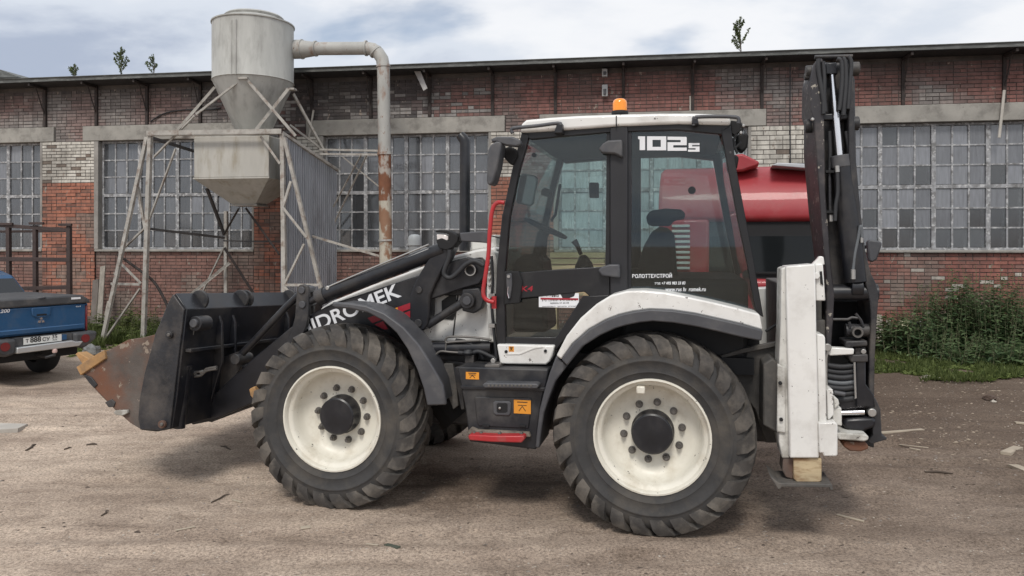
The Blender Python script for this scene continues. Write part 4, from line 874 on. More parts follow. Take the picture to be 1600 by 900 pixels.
# back of the bucket: ribs, top hooks, clam cylinder and pipes
xb = P(281, 520, YB0)[0]; zt_, zb_ = P(281, 492, YB0)[1], P(275, 655, YB0)[1]
for y in (0.42, 0.62, 1.55, 1.75):
    mb = MB(); mb.prism([(xb-0.005, zt_), (xb+0.05, zt_-0.12), (xb+0.07, zt_-0.45), (xb-0.03, zb_+0.05)], y, y+0.03); mb.build('rib', M['bucket2'], bk_, bevel=0.005)
mb = MB(); mb.box(xb-0.0, xb+0.055, YB0+0.05, YB1-0.05, zt_-0.34, zt_-0.31); mb.build('rib', M['bucket2'], bk_, bevel=0.005)
hx, hz = P(274, 478, YB0)
for y in (0.22, 0.82, 0.90, 1.7):
    mb = MB(); mb.cyl((hx+0.0, y, hz+0.01), (hx+0.0, y+0.028, hz+0.01), 0.085, n=28); mb.build('lifting_lug', M['dark'], bk_, bevel=0.004)
yc_ = 0.10
xc0 = P(296, 511, yc_)
boss('cylinder_eye', 301, 511, 0.062, yc_-0.06, yc_+0.10, M['dark'], parent=bk_); boss('cylinder_pin', 298, 511, 0.035, yc_-0.09, yc_-0.06, M['plastic'], parent=bk_)
mb = MB(); mb.cyl(Q(297,520,yc_), Q(289,578,yc_), 0.022, n=14); mb.build('clam_rod', M['steel'], bk_)
mb = MB(); mb.cyl(Q(288.5,576,yc_), Q(282,672,yc_), 0.050, n=18); mb.cyl(Q(288.8,574,yc_), Q(288,580,yc_), 0.060, n=18); mb.cyl(Q(285.6,606,yc_), Q(285.4,610,yc_), 0.056, n=18); mb.build('clam_cylinder', M['black'], bk_)
for lst in ([(294,588),(306,585),(318,584),(322,580),(338,577)], [(293,597),(302,592),(314,590),(322,583),(338,580)], [(292,598),(288,625),(284,655)]):
    tb('bucket_pipe', lst, yc_+0.08, 0.011, M['steel_dark'], 8, parent=bk_, sm=3)
for px, py, l in ((300,587,6),(313,585,5)): tb('pipe_nut', [(px,py),(px+l,py-1)], yc_+0.08, 0.018, M['steel'], 6, parent=bk_)
boss('rod_pin', 366, 563, 0.045, 0.40, 0.62, M['dark'], parent=bk_)
pr('bucket_lug', [(340,560),(375,548),(378,570),(360,600),(330,650),(310,655)], 0.55, 0.59, M['bucket'], parent=bk_)
tb('bucket_hose', [(378,573),(395,568),(410,560),(420,548)], 0.5, 0.012, M['hose'], 8, parent=bk_, sm=3)
pr('side_light', [(389,608),(397,604),(401,612),(396,624),(391,618)], 0.30, 0.36, M['tooth'])
pr('front_crossmember', [(330,620),(395,560),(395,632),(330,660),(310,655)], 0.95, 1.75, M['dark'])
bk_.rotation_euler = (R(-3.2), 0, 0); bk_.location = (0, -0.05, 0.03)
arm2 = share(arm, bh); arm2.location.y = 1.25
# ---- rear frame, stabiliser and folded boom
pr('rear_chassis_plate', [(1125,556),(1213,540),(1214,692),(1196,692),(1180,640),(1150,600)], 0.44, 0.50, M['dark2'], bevel=0.008)
pr('plate_edge', [(1125,556),(1160,545),(1214,534),(1214,541),(1160,552),(1130,560)], 0.40, 0.46, M['dark2'], bevel=0.004)
pr('rear_bracket', [(1193,569),(1207,560),(1216,567),(1216,678),(1192,664)], 0.16, 0.44, M['dark2'], bevel=0.012)
tb('hydraulic_hose', [(1196,518),(1208,510),(1222,502)], 0.5, 0.010, M['hose'], 8)
pr('cross_slide', [(1240,500),(1290,500),(1290,540),(1240,540)], 0.28, 2.05, M['dark2'], bevel=0.01)
pr('cross_slide', [(1240,640),(1290,640),(1290,680),(1240,680)], 0.28, 2.05, M['dark2'], bevel=0.01)
pr('slide_plate', [(1236,450),(1284,450),(1286,690),(1240,690)], 0.30, 2.0, M['dark2'], bevel=0.01)
ys = 0.0
sb = empty('stabiliser'); sb.parent = bh; sb['label'] = 'white stabiliser leg with chipped paint and steel foot'
def spr(name, lst, y, y1, m, bevel=0.008): return pr(name, lst, y, y1, m, bevel=bevel, parent=sb)
spr('leg_housing', [(1228,416),(1274,412.5),(1276,522),(1278,600),(1280,716),(1234,716),(1231,560)], ys, ys+0.24, M['white'], 0.01)
spr('leg_flange', [(1221,420),(1228,417),(1231,560),(1234,716),(1222,716),(1217,690),(1217,570),(1220,500)], ys+0.05, ys+0.30, M['whitedirty'])
spr('flange_strip', [(1215,568),(1227,575),(1228,677),(1214,675)], ys+0.03, ys+0.06, M['whitedirty'])
for px, py in ((1219.5,599),(1221,656)): boss('bolt', px, py, 0.013, ys+0.01, ys+0.04, M['gap'], 8, parent=sb)
spr('outer_rail', [(1276.5,522),(1287,523),(1289.5,528),(1290,560),(1292,660),(1279,660)], ys+0.03, ys+0.22, M['white'])
spr('top_bracket', [(1274,413),(1286,412),(1290,470),(1275,470)], ys+0.05, ys+0.20, M['white'])
spr('bracket_slot', [(1281,424),(1284.5,424),(1286.5,446),(1282,443)], ys+0.04, ys+0.06, M['gap'], 0)
boss('bolt', 1276, 431, 0.022, ys+0.02, ys+0.06, M['white'], 14, parent=sb)
spr('top_arm', [(1268,414),(1278,404),(1281,400),(1287,401),(1289,414)], ys+0.08, ys+0.14, M['white'])
spr('leg_foot_box', [(1279,661),(1306,660),(1309,664),(1309,711),(1306,713.5),(1287,713),(1286,708),(1280,708)], ys-0.015, ys+0.25, M['white'], 0.016)
spr('inner_leg', [(1240,716),(1284,716),(1284,752),(1280,754),(1245,754),(1240,748)], ys+0.02, ys+0.20, M['wornleg'], 0.008)
spr('inner_leg_side', [(1224,714),(1240,716),(1240,750),(1228,746),(1222,735)], ys+0.06, ys+0.22, M['rustjaw'])
spr('foot_plate', [(1203,744),(1217,755),(1300,757),(1302,766),(1297,766),(1296,762),(1222,761),(1219,765),(1215,764)], ys-0.03, ys+0.26, M['dark2'], 0.005)
spr('pivot_block', [(1292,610),(1296,607),(1302,609),(1303,648),(1296,656),(1293,655)], ys+0.06, ys+0.2, M['white'])
spr('pivot_block', [(1303,620),(1310,624),(1312,632),(1304,640)], ys+0.08, ys+0.2, M['whitedirty']); spr('pivot_block', [(1300,637),(1315,637),(1316,666),(1302,664)], ys+0.10, ys+0.2, M['whitedirty'])
for o in list(sb.children):
    pass
sb2 = copy_tree(sb, bh); sb2.location.y = 2.05; sb2.scale.z = 0.86; sb2['label'] = 'far white stabiliser leg'
# boom, swung sideways: its back faces the camera
YO = 0.26
dip = pr('dipper', [(1264,135),(1269,110),(1290,97),(1328,98),(1336,125),(1339,300),(1310,440),(1286,440),(1272,330),(1264,240)], YO+0.46, YO+0.72, M['dark'], bevel=0.012)
bo = empty('boom'); bo.parent = bh
def bpr(name, lst, y, y1, m, bevel=0.008): return pr(name, lst, y, y1, m, bevel=bevel, parent=bo)
bpr('boom_plate', [(1267,122),(1271,101),(1278,91),(1285,91),(1288,110),(1288,200),(1290,300),(1298,410),(1304,462),(1302,500),(1296,580),(1289,582),(1291,500),(1291,435),(1283,340),(1277,260),(1272,190),(1266,170)], YO, YO+0.40, M['boomworn'])
bpr('boom_plate', [(1324,92),(1331,97),(1335,150),(1336,230),(1345,330),(1352,390),(1360,425),(1369,443),(1373.5,462),(1371,490),(1367,560),(1366,655),(1357,655),(1358,560),(1361,500),(1359,470),(1350,435),(1341,400),(1333,340),(1327,250),(1326,150)], YO, YO+0.40, M['dark'])
bpr('boom_web', [(1284,100),(1328,100),(1330,250),(1345,400),(1360,455),(1300,455),(1290,400),(1284,250)], YO+0.16, YO+0.20, M['dark'])
tb('boom_top_pin', [(1273,89),(1332,88)], YO+0.1, 0.014, M['dark'], 10, parent=bo)
bpr('boom_cap', [(1290,98),(1308,97),(1309,116),(1290,116)], YO+0.08, YO+0.18, M['black'])
for px, py, r_ in ((1266.5,112,0.045),(1334,108,0.05),(1266,197,0.050),(1333.5,193,0.050),(1264.5,120,0.025)):
    mb = MB(); x, z = P(px, py, YO+0.12); mb.cyl((x-0.035, YO+0.12, z), (x+0.035, YO+0.12, z), r_, n=20); mb.build('boom_pin', M['dark'], bo, bevel=0.008)
boss('grease_nipple', 1270, 186, 0.012, YO-0.05, YO-0.02, M['steel'], 8, parent=bo)
mb = MB(); mb.cyl(Q(1300,117,YO+.05), Q(1304,160,YO+.05), 0.016, 0.027, n=16); mb.cyl(Q(1304,158,YO+.05), Q(1312.5,247,YO+.05), 0.029, n=20); mb.build('boom_rod', M['chrome'], bo)
mb = MB(); mb.cyl(Q(1312.5,243,YO+.05), Q(1315,262,YO+.05), 0.068, n=24); mb.build('barrel_gland', M['plastic'], bo, bevel=0.006)
mb = MB(); mb.tube([Q(1315,256,YO+.05), Q(1328,360,YO+.05), Q(1337,440,YO+.05)], [0.064,0.076,0.080], 24); mb.build('boom_barrel', M['black'], bo)
mb = MB(); mb.cyl(Q(1328,449,YO+.05), Q(1347,449,YO+.05), 0.07, n=20); mb.build('barrel_end', M['black'], bo, bevel=0.008)
mb = MB(); mb.cyl(Q(1300,457,YO+.06), Q(1371,457,YO+.06), 0.058, n=20); mb.build('boom_cross_tube', M['black'], bo)
for lst, r_ in (([(1279,92),(1279,110),(1284,140),(1287,160),(1287,178)],0.016), ([(1286,96),(1288,120),(1288,150),(1290,175)],0.014), ([(1308,92),(1315,97),(1316,125),(1313,160),(1311,172)],0.016), ([(1316,91),(1321,98),(1322,130),(1319,165),(1318,180)],0.016), ([(1325,88),(1330,98),(1328,130),(1325,170)],0.014)):
    tb('boom_hose', lst, YO-0.01, r_, M['hose'], 8, parent=bo, sm=4)
for lst in ([(1285,205),(1284,240),(1282,262)], [(1296,205),(1297,236),(1296,300),(1298,338)], [(1322,205),(1326,230),(1327,246)]): tb('boom_hose', lst, YO+0.06, 0.014, M['hose'], 8, parent=bo)
bpr('hose_clamp', [(1281,178),(1330,176),(1330,186),(1281,188)], YO+0.04, YO+0.10, M['black'])
for py in (268, 331): bpr('pipe_clamp', [(1290,py-2),(1304,py-2),(1304,py+2),(1290,py+2)], YO+0.0, YO+0.06, M['gap'], 0.002)
tb('boom_pipe', [(1296,262),(1297,336)], YO+0.03, 0.011, M['dark'], 8, parent=bo)
tb('pipe_fitting', [(1298,336),(1298.5,346)], YO+0.03, 0.016, M['steel'], 8, parent=bo)
tb('pipe_fitting', [(1308,259),(1308.5,269)], YO-0.02, 0.016, M['steel'], 8, parent=bo)
tb('boom_hose', [(1308.5,270),(1309,300),(1306,320),(1305,345)], YO-0.02, 0.013, M['hose'], 8, parent=bo, sm=4)
tb('boom_hose', [(1347,372),(1346,356),(1344,355),(1341,372),(1336,395),(1333,422)], YO-0.02, 0.011, M['greyhose'], 8, parent=bo, sm=4)
tb('pipe_fitting', [(1333,421),(1333,436)], YO-0.03, 0.017, M['steel'], 10, parent=bo); tb('pipe_fitting', [(1346.5,371),(1346.5,379)], YO-0.02, 0.011, M['steel'], 8, parent=bo)
# swing post
sw_ = empty('swing_post'); sw_.parent = bh
def wpr(name, lst, y, y1, m, bevel=0.008): return pr(name, lst, y, y1, m, bevel=bevel, parent=sw_)
wpr('post_hollow_shade', [(1292,470),(1364,470),(1366,700),(1300,680)], YO+0.40, YO+0.60, M['gap'])  # deep black block standing in for the shade inside the hollow
wpr('post_column', [(1338,560),(1353,560),(1353,600),(1366,618),(1366,636),(1338,636)], YO-0.02, YO+0.25, M['black'])
wpr('post_base', [(1308,622),(1366,620),(1368,638),(1312,640)], YO+0.0, YO+0.3, M['black'], 0.012)
wpr('post_shoulder', [(1321,533),(1355,532),(1356,541),(1322,543)], YO-0.04, YO+0.2, M['dark'], 0.01)
wpr('post_clamp', [(1325,555),(1356,553),(1357,566),(1330,567)], YO-0.03, YO+0.2, M['dark'], 0.01)
wpr('post_neck', [(1336,543),(1353,543),(1353,556),(1336,556)], YO, YO+0.15, M['dark'])
boss('post_bolt', 1349.5, 549.5, 0.018, YO-0.02, YO+0.02, M['steel'], 12, parent=sw_)
mb = MB(); mb.cyl(Q(1321,516,YO+.06), Q(1357,516,YO+.06), 0.045, n=18); mb.build('post_tube', M['dark'], sw_)
mb = MB(); x, z = P(1340, 519.5, YO-.03); mb.lathe([(0.024,0.0),(0.036,0.0),(0.036,0.08),(0.024,0.08)], (x, YO-.04, z), 'y', 24, close=True); mb.build('post_ring', M['steel_dark'], sw_)
boss('ring_bore', 1340, 519.5, 0.026, YO+0.0, YO+0.03, M['gap'], parent=sw_)
for lst in ([(1295,499),(1325,499),(1331,496),(1340,497)], [(1337,490),(1345,500),(1349,510)], [(1327,503),(1328,513)]): tb('post_pipe', lst, YO+0.02, 0.010, M['dark'], 6, parent=sw_)
wpr('post_arm', [(1292,552),(1300,543),(1335,545),(1334,554),(1297,556)], YO-0.06, YO+0.02, M['white'])
boss('arm_bolt', 1293.5, 543, 0.026, YO-0.09, YO-0.05, M['steel'], 14, parent=sw_)
tb('post_pipe', [(1293,548),(1291,560),(1291,590),(1292,608)], YO-0.06, 0.008, M['steel'], 8, parent=sw_)
for k in range(7):
    py = 571+k*8.5; tb('looped_hose', [(1293,py-1),(1303,py+1),(1318,py+2),(1334,py)], YO+0.0+0.012*(k % 2), 0.019, M['hose'] if k not in (3,) else M['greyhose'], 10, parent=sw_, sm=3)
tb('post_pipe', [(1335,566),(1336,600),(1337,622)], YO-0.05, 0.008, M['steel'], 8, parent=sw_)
tb('post_pin', [(1303,613),(1320,616)], YO-0.05, 0.016, M['plastic'], 10, parent=sw_)
mb = MB(); mb.cyl(Q(1314,645,YO), Q(1350,644,YO), 0.020, n=16); mb.build('swing_rod', M['chrome'], sw_)
wpr('swing_foot', [(1316,660),(1324,654),(1362,652),(1370,656),(1368,668),(1350,674),(1322,672)], YO-0.02, YO+0.3, M['black'], 0.02)
boss('swing_pin', 1363, 645, 0.028, YO-0.03, YO+0.2, M['steel'], parent=sw_)
wpr('bottom_bar', [(1308,676),(1352,679),(1358,682),(1357,688),(1350,690),(1310,687)], YO-0.12, YO+0.1, M['whitedirty'], 0.01)
wpr('bottom_plate', [(1318,690),(1354,692),(1357,697),(1357,702),(1345,706),(1328,705),(1318,698)], YO-0.08, YO+0.15, M['rustjaw'], 0.01)
wpr('tail_plate', [(1360,620),(1368,622),(1376,640),(1378,680),(1386,684),(1386,687),(1362,694),(1355,690),(1364,680)], YO+0.02, YO+0.2, M['dark'], 0.006)
# ================================================================ DUST COLLECTOR (cyclone, hopper, frame, cladding, duct)
dc = empty('dust_collector', B); tag(dc, 'tall grey cyclone dust collector with hopper on a braced pale steel frame', 'dust collector')
BQ = B.q
galv = mat('faded_grey_paint', (0.43,0.43,0.405), 0.6, var=0.1, vscale=2.5, dirt=(0.22,0.215,0.20), dirt_amt=0.55, dirt_scale=2.0, stretch=(2.2,2.2,0.5), chips=(0.16,0.12,0.10), chip_amt=0.30, chip_scale=9)
beige = mat('faded_beige_paint', (0.44,0.425,0.385), 0.65, var=0.1, vscale=2, dirt=(0.28,0.24,0.17), dirt_amt=0.6, dirt_scale=2.5, stretch=(2,2,0.5), chips=(0.15,0.11,0.08), chip_amt=0.29, chip_scale=12)
angle_m = mat('pale_angle_iron', (0.40,0.38,0.345), 0.7, var=0.2, vscale=5, dirt=(0.16,0.10,0.07), dirt_amt=0.7, dirt_scale=6, dirt_low=0.5, dirt_high=0.66)
dark_angle = mat('dark_angle_iron', (0.075,0.07,0.07), 0.7, var=0.3, vscale=5)
duct_m = mat('rusting_duct', (0.40,0.395,0.37), 0.6, var=0.12, vscale=3, dirt=(0.23,0.11,0.06), dirt_amt=0.85, dirt_scale=1.6, dirt_low=0.50, dirt_high=0.60, stretch=(1.6,1.6,0.7), chips=(0.19,0.10,0.06), chip_amt=0.35, chip_scale=12)
YCY = -1.55
rust2_m = mat('patchy_rust', (0.44,0.41,0.34), 0.8, var=0.2, vscale=5, dirt=(0.24,0.115,0.06), dirt_amt=0.9, dirt_scale=3.5, dirt_low=0.50, dirt_high=0.57, stretch=(1,1,0.6))
rust_m = mat('flaking_rust', (0.20,0.085,0.045), 0.85, var=0.3, vscale=5, dirt=(0.40,0.37,0.33), dirt_amt=0.9, dirt_scale=4, dirt_low=0.54, dirt_high=0.60, stretch=(1,1,0.6), bump=0.3)
cx_, zt1 = B.p(396, 40, YCY); zb1 = B.p(396, 130, YCY)[1]; rc_ = (B.p(453,80,YCY)[0]-B.p(339,80,YCY)[0])/2; zc = B.p(396,205,YCY)[1]; rcb = 0.36
mb = MB(); mb.lathe([(rc_,zb1),(rc_+0.012,zb1+0.01),(rc_,zb1+0.03),(rc_,zt1-0.02),(rc_+0.022,zt1-0.015),(rc_+0.022,zt1+0.01),(rc_-0.01,zt1+0.012),(0.62,zt1+0.10),(0.46,zt1+0.13),(0.0,zt1+0.13)], (cx_, YCY, 0), 'z', 48); mb.build('cyclone_drum', galv, dc, smooth=40)
mb = MB(); mb.lathe([(rc_-0.004,zb1+0.005),(rcb,zc),(rcb-.05,zc-0.05),(0,zc-0.05)], (cx_, YCY, 0), 'z', 48); mb.build('cyclone_cone', galv, dc, smooth=40)
mb = MB(); mb.lathe([(0.58,zt1+0.10),(0.61,zt1+0.15),(0.58,zt1+0.18),(0.30,zt1+0.22),(0,zt1+0.23)], (cx_+0.02, YCY, 0), 'z', 32); cp = mb.build('rain_cap', galv, dc, smooth=40)
for k in range(4):
    a = k*math.pi/2+0.6; mb = MB(); mb.bar((cx_+0.6*math.cos(a), YCY+0.6*math.sin(a), zt1+0.06), (cx_+0.56*math.cos(a), YCY+0.56*math.sin(a), zt1+0.16), 0.04, 0.01); mb.build('cap_strut', galv, cp)
for da in (-1.62, -1.50):
    mb = MB(); mb.cyl((cx_+(rc_+0.005)*math.cos(da), YCY+(rc_+0.005)*math.sin(da), zb1), (cx_+(rc_+0.005)*math.cos(da), YCY+(rc_+0.005)*math.sin(da), zt1-0.12), 0.014, n=6); mb.build('drum_seam', galv, dc)
# hopper
YH = -2.35
hx0, hz1 = B.p(303, 214, YH); hx1, hz0 = B.p(420, 276, YH); YH1 = YH+1.5
mb = MB(); mb.box(hx0, hx1, YH, YH1, hz0, hz1); mb.build('hopper_box', beige, dc, bevel=0.012)
mb = MB(); mb.box(hx0-0.015, hx1+0.015, YH-0.015, YH1+.015, hz0-0.03, hz0-0.002); mb.build('hopper_flange', beige, dc)
bx0, bz = B.p(364, 320, YH+0.6); bx1 = B.p(399, 320, YH+0.6)[0]
mb = MB(); mb.add([(hx0,YH,hz0-.03),(hx1,YH,hz0-.03),(hx1,YH1,hz0-.03),(hx0,YH1,hz0-.03),(bx0,YH+.6,bz),(bx1,YH+.6,bz),(bx1,YH+1.0,bz),(bx0,YH+1.0,bz)], [(3,2,1,0),(4,5,6,7),(0,1,5,4),(1,2,6,5),(2,3,7,6),(3,0,4,7)]); mb.build('hopper_funnel', beige, dc, smooth=0)
mb = MB(); mb.box(bx0-.05, bx1+.05, YH+.56, YH+1.04, bz-.02, bz+.0); mb.build('funnel_flange', angle_m, dc)
# frame members
YFf, YFb = -2.5, -0.5
def member(a, b_, y0, y1=None, w_=0.07, m=angle_m, name='frame_member'):
    y1 = y0 if y1 is None else y1; A, C = Vector(BQ(*a, y0)), Vector(BQ(*b_, y1)); mb = MB(); w_ *= 0.78
    t = (C-A).normalized(); mb.bar(A, C, w_, w_*0.14)
    u = Vector((0,0,1)) if abs(t.z) < 0.95 else Vector((0,1,0)); s_ = t.cross(u).normalized(); n_ = s_.cross(t)
    mb.bar(A+s_*w_*0.43+n_*w_*0.5, C+s_*w_*0.43+n_*w_*0.5, w_*0.14, w_)
    return mb.build(name, m, dc, smooth=0)
member((233,212),(222,545), YFf, w_=0.10, name='leg'); member((440,209),(444,545), YFf, w_=0.10, name='leg')
member((228,214),(158,535), YFf, YFf-0.25, 0.085, name='leg'); member((352,330),(352,520), YFb, w_=0.09, name='leg', m=angle_m)
member((231,212),(441,209), YFf, w_=0.12, name='top_rail'); member((268,216),(330,217), YFf+0.2, w_=0.07)
member((440,209),(528,268), YFf, YFb, 0.07, name='top_rail'); member((233,216),(303,238), YFf, YFb, 0.07, dark_angle, 'top_rail')
for a, b_ in (((214,292),(226,358)), ((226,358),(186,396)), ((275,233),(232,348)), ((184,408),(220,444)), ((174,445),(219,446)), ((219,452),(165,530)), ((304,182),(241,246))): member(a, b_, YFf+0.03, w_=0.062, name='brace')
member((378,125),(307,180), -2.25, YFf, 0.06, name='brace'); member((337,137),(276,207), -2.0, YFf, 0.06, name='brace')
member((385,126),(461,214), -2.28, YFf+0.3, 0.07, name='brace'); member((452,140),(399,207), -1.9, -2.3, 0.07, name='brace'); member((407,214),(437,257), -2.4, YFf, 0.06, name='brace')
member((457,147),(505,236), -1.2, -0.6, 0.06, name='brace'); member((452,196),(510,240), -1.0, -0.5, 0.05, name='brace')
member((443,215),(502,458), YFf-0.03, -2.2, 0.085, name='brace')
for a, b_ in (((454,283),(441,325)), ((441,325),(478,372)), ((476,382),(445,446)), ((444,447),(500,447)), ((443,449),(470,475))): member(a, b_, YFf-0.06, w_=0.062, name='brace')
member((224,358),(350,373), YFf+0.3, YFb, 0.06, dark_angle, 'brace'); member((322,294),(350,368), YFb-0.8, YFb, 0.07, dark_angle, 'brace'); member((373,326),(349,368), -1.3, YFb, 0.06, dark_angle, 'brace')
member((350,388),(318,455), YFb, w_=0.06, m=angle_m, name='brace'); member((350,388),(396,460), YFb, w_=0.07, m=iron, name='brace'); member((384,326),(436,398), -1.4, -1.6, 0.06, iron, 'brace')
member((360,412),(292,468), YFb, -1.2, 0.07, name='brace'); member((349,377),(440,379), YFb, w_=0.035, m=dark_angle, name='brace')
mb = MB(); mb.tube(smooth_path([BQ(184,398,-2.3), BQ(215,420,-2.3), BQ(240,440,-2.3), BQ(256,466,-2.3), BQ(262,480,-2.3)], 4), 0.03, 8); mb.build('bent_bar', iron, dc)
for px, py, y in ((380,122,-2.32),(453,139,-1.6)): 
    x, z = B.p(px, py, y); mb = MB(); mb.box(x-0.10, x+0.10, y-0.03, y+0.12, z-0.02, z+0.02); mb.build('drum_bracket', angle_m, dc)
# corrugated cladding on the end of the frame
cl_ = mat('corrugated_zinc', (0.40,0.415,0.45), 0.42, 0.2, var=0.12, vscale=3, dirt=(0.15,0.15,0.155), dirt_amt=0.5, dirt_scale=2.5, stretch=(2,2,0.4))
p0 = Vector((*B.p(441,300,YFf)[:1], YFf)); p1 = Vector((B.p(528,300,-0.35)[0], -0.35)); d = (p1-p0); ln = d.length; d.normalize(); nr = Vector((d.y, -d.x))
zA1, zB1 = B.p(441,208,YFf)[1], B.p(528,263,-0.35)[1]; ncor = 26; vs_ = []; prof = ((0,0),(0.30,0),(0.42,1),(0.86,1))
for k in range(ncor):
    for u, h in prof:
        s_ = (k+u)/ncor; q = p0 + d*ln*s_ - nr*0.055*h; zt_ = zA1+(zB1-zA1)*s_
        vs_ += [(q.x, q.y, 0.55), (q.x, q.y, zt_)]
mb = MB(); mb.add(vs_, [(2*i, 2*i+2, 2*i+3, 2*i+1) for i in range(len(vs_)//2-1)]); o = mb.build('corrugated_sheet', cl_, dc, smooth=0)
sm = o.modifiers.new('solid', 'SOLIDIFY'); sm.thickness = 0.004
# duct
YD = -1.25
def dq(px, py): return BQ(px, py, YD)
r1 = (B.p(609,200,YD)[0]-B.p(590,200,YD)[0])/2
def seg(name, pts, r, n=24, sm=0):
    mb = MB(); mb.tube(smooth_path([dq(*p) for p in pts], sm) if sm else [dq(*p) for p in pts], r, n); return mb.build(name, duct_m, dc, smooth=40)
seg('duct_run', [(440,78),(468,77),(490,76.5),(493,76),(573,75.5)], [r1*1.5,r1*1.5,r1*1.15,r1*1.05,r1*1.02])
seg('duct_elbow', [(573,75.5),(583,77),(591,83),(597,92),(599,103)], r1*1.02); seg('duct_drop', [(599,103),(600.9,240)], r1); seg('rusty_duct_length', [(600.9,240),(601.8,314)], r1*1.003).data.materials[0] = rust_m; seg('patchy_duct_length', [(601.8,314),(603,420),(604,540)], r1).data.materials[0] = rust2_m
for a, b_, r_ in (((471,77),(473,77),1.58), ((492,76),(494.5,76),1.25), ((571,75.5),(573.5,75.5),1.22), ((586,80),(588,82),1.16), ((598.8,102),(599,105),1.12), ((600.8,238),(601,242),1.15), ((602.5,374),(602.6,377),1.12)):
    seg('duct_flange', [a, b_], r1*r_)
member((500,235),(592,237), -0.9, YD, 0.05, name='duct_stay'); member((500,242),(592,243), -0.9, YD, 0.05, name='duct_stay')
member((565,241),(500,362), -0.9, -0.35, 0.05, name='duct_stay'); member((573,243),(512,370), -1.0, -0.35, 0.055, name='duct_stay'); member((536,246),(592,292), -0.5, YD, 0.035, name='duct_stay')
member((486,370),(600,404), -1.4, YD, 0.06, name='duct_stay')
# grey plastic vent pipe behind the loader arm
vp = mat('grey_plastic_pipe', (0.30,0.315,0.32), 0.45, var=0.08)
mb = MB(); yv = -5.6; x, z = B.p(648, 378, yv); mb.tube([(x, yv, 0), (x, yv, z-0.02), (x-0.01, yv-0.02, z+0.03)], 0.085, 20); vpo = mb.build('vent_pipe', vp, None); B.place(vpo); tag(vpo, 'short grey plastic vent pipe standing behind the loader arm', 'pipe')
mb = MB(); mb.lathe([(0.085,z-.06),(0.10,z-.05),(0.10,z+0.02),(0.098,z+.06),(0.085,z+0.09),(0.05,z+0.11),(0,z+.115)], (x, yv, 0), 'z', 24); mb.build('pipe_socket', vp, vpo)
# ================================================================ PICKUP
T = Frame(-6.95, 11.0, R(60)); tp, tq = T.p, T.q
tr_ = empty('pickup_truck', T); tag(tr_, 'blue double-cab pickup with black bed cover seen from behind', 'pickup truck')
blue = mat('blue_metallic_paint', (0.026,0.10,0.225), 0.28, 0.25, var=0.08, vscale=2, dirt=(0.10,0.11,0.12), dirt_amt=0.3, dirt_scale=4, coat=0.6)
bump_m = mat('grey_bumper_plastic', (0.055,0.056,0.06), 0.6, var=0.15, dirt=(0.15,0.14,0.13), dirt_amt=0.4, dirt_scale=6)
tl = mat('red_lens', (0.16,0.012,0.016), 0.15, var=0.1, coat=0.5)
carglass = mat('dark_car_glass', (0.015,0.017,0.02), 0.05, var=0.05, coat=0.4)
HW = 0.76
def tx(px): return tp(px, 480, 0)[0]
def tz(py): return tp(72, py, 0)[1]
zt0, zt1_ = tz(521), tz(478); xg0, xg1 = -0.735, tx(134)
hw = xg1
def tbox(name, x0, x1, y0, y1, z0, z1, m, bevel=0.015, parent=None):
    mb = MB(); mb.box(x0, x1, y0, y1, z0, z1); return mb.build(name, m, parent or tr_, bevel=bevel)
tg = tbox('tailgate', -hw, hw, 0, 0.08, zt0, zt1_, blue, 0.02)
# pressed crease, handle and emblem on the tailgate
mb = MB(); mb.prism([(-hw+.02, zt0+0.10), (hw-.02, zt0+0.10), (hw-.02, zt0+0.02), (-hw+.02, zt0+0.02)], -0.018, 0.02); mb.build('tailgate_crease', blue, tg, bevel=0.015)
hz_ = tz(485)
mb = MB(); mb.prism([(-0.14, hz_+0.055), (0.14, hz_+0.055), (0.13, hz_-0.06), (0.06, hz_-0.10), (-0.06, hz_-0.10), (-0.13, hz_-0.06)], -0.02, 0.01); mb.build('tailgate_handle', blue, tg, bevel=0.012)
mb = MB(); mb.box(-0.07, 0.07, -0.024, -0.01, hz_-0.07, hz_-0.045); mb.build('handle_recess', M['gap'], tg)
ez = tz(500); em = MB()
for a in (90, 210, 330):
    ca, sa = math.cos(R(a)), math.sin(R(a)); l_ = 0.055; wv = 0.022
    em.prism([(0.004*ca, ez+0.004*sa), (l_*.5*ca-wv*sa, ez+l_*.5*sa+wv*ca), (l_*ca, ez+l_*sa), (l_*.5*ca+wv*sa, ez+l_*.5*sa-wv*ca)], -0.012, 0.0)
em.build('emblem', M['chrome'], tg)
text_part('badge', 'L200', M['decalwhite'], tg, (-hw+0.08, tz(484)), (-hw+0.24, tz(484)), -0.006, height=0.05, bold=0.02, slant=0.2)
text_part('badge', '4x4', M['decalwhite'], tg, (hw-0.16, tz(483.5)), (hw-0.08, tz(483.5)), -0.006, height=0.025)
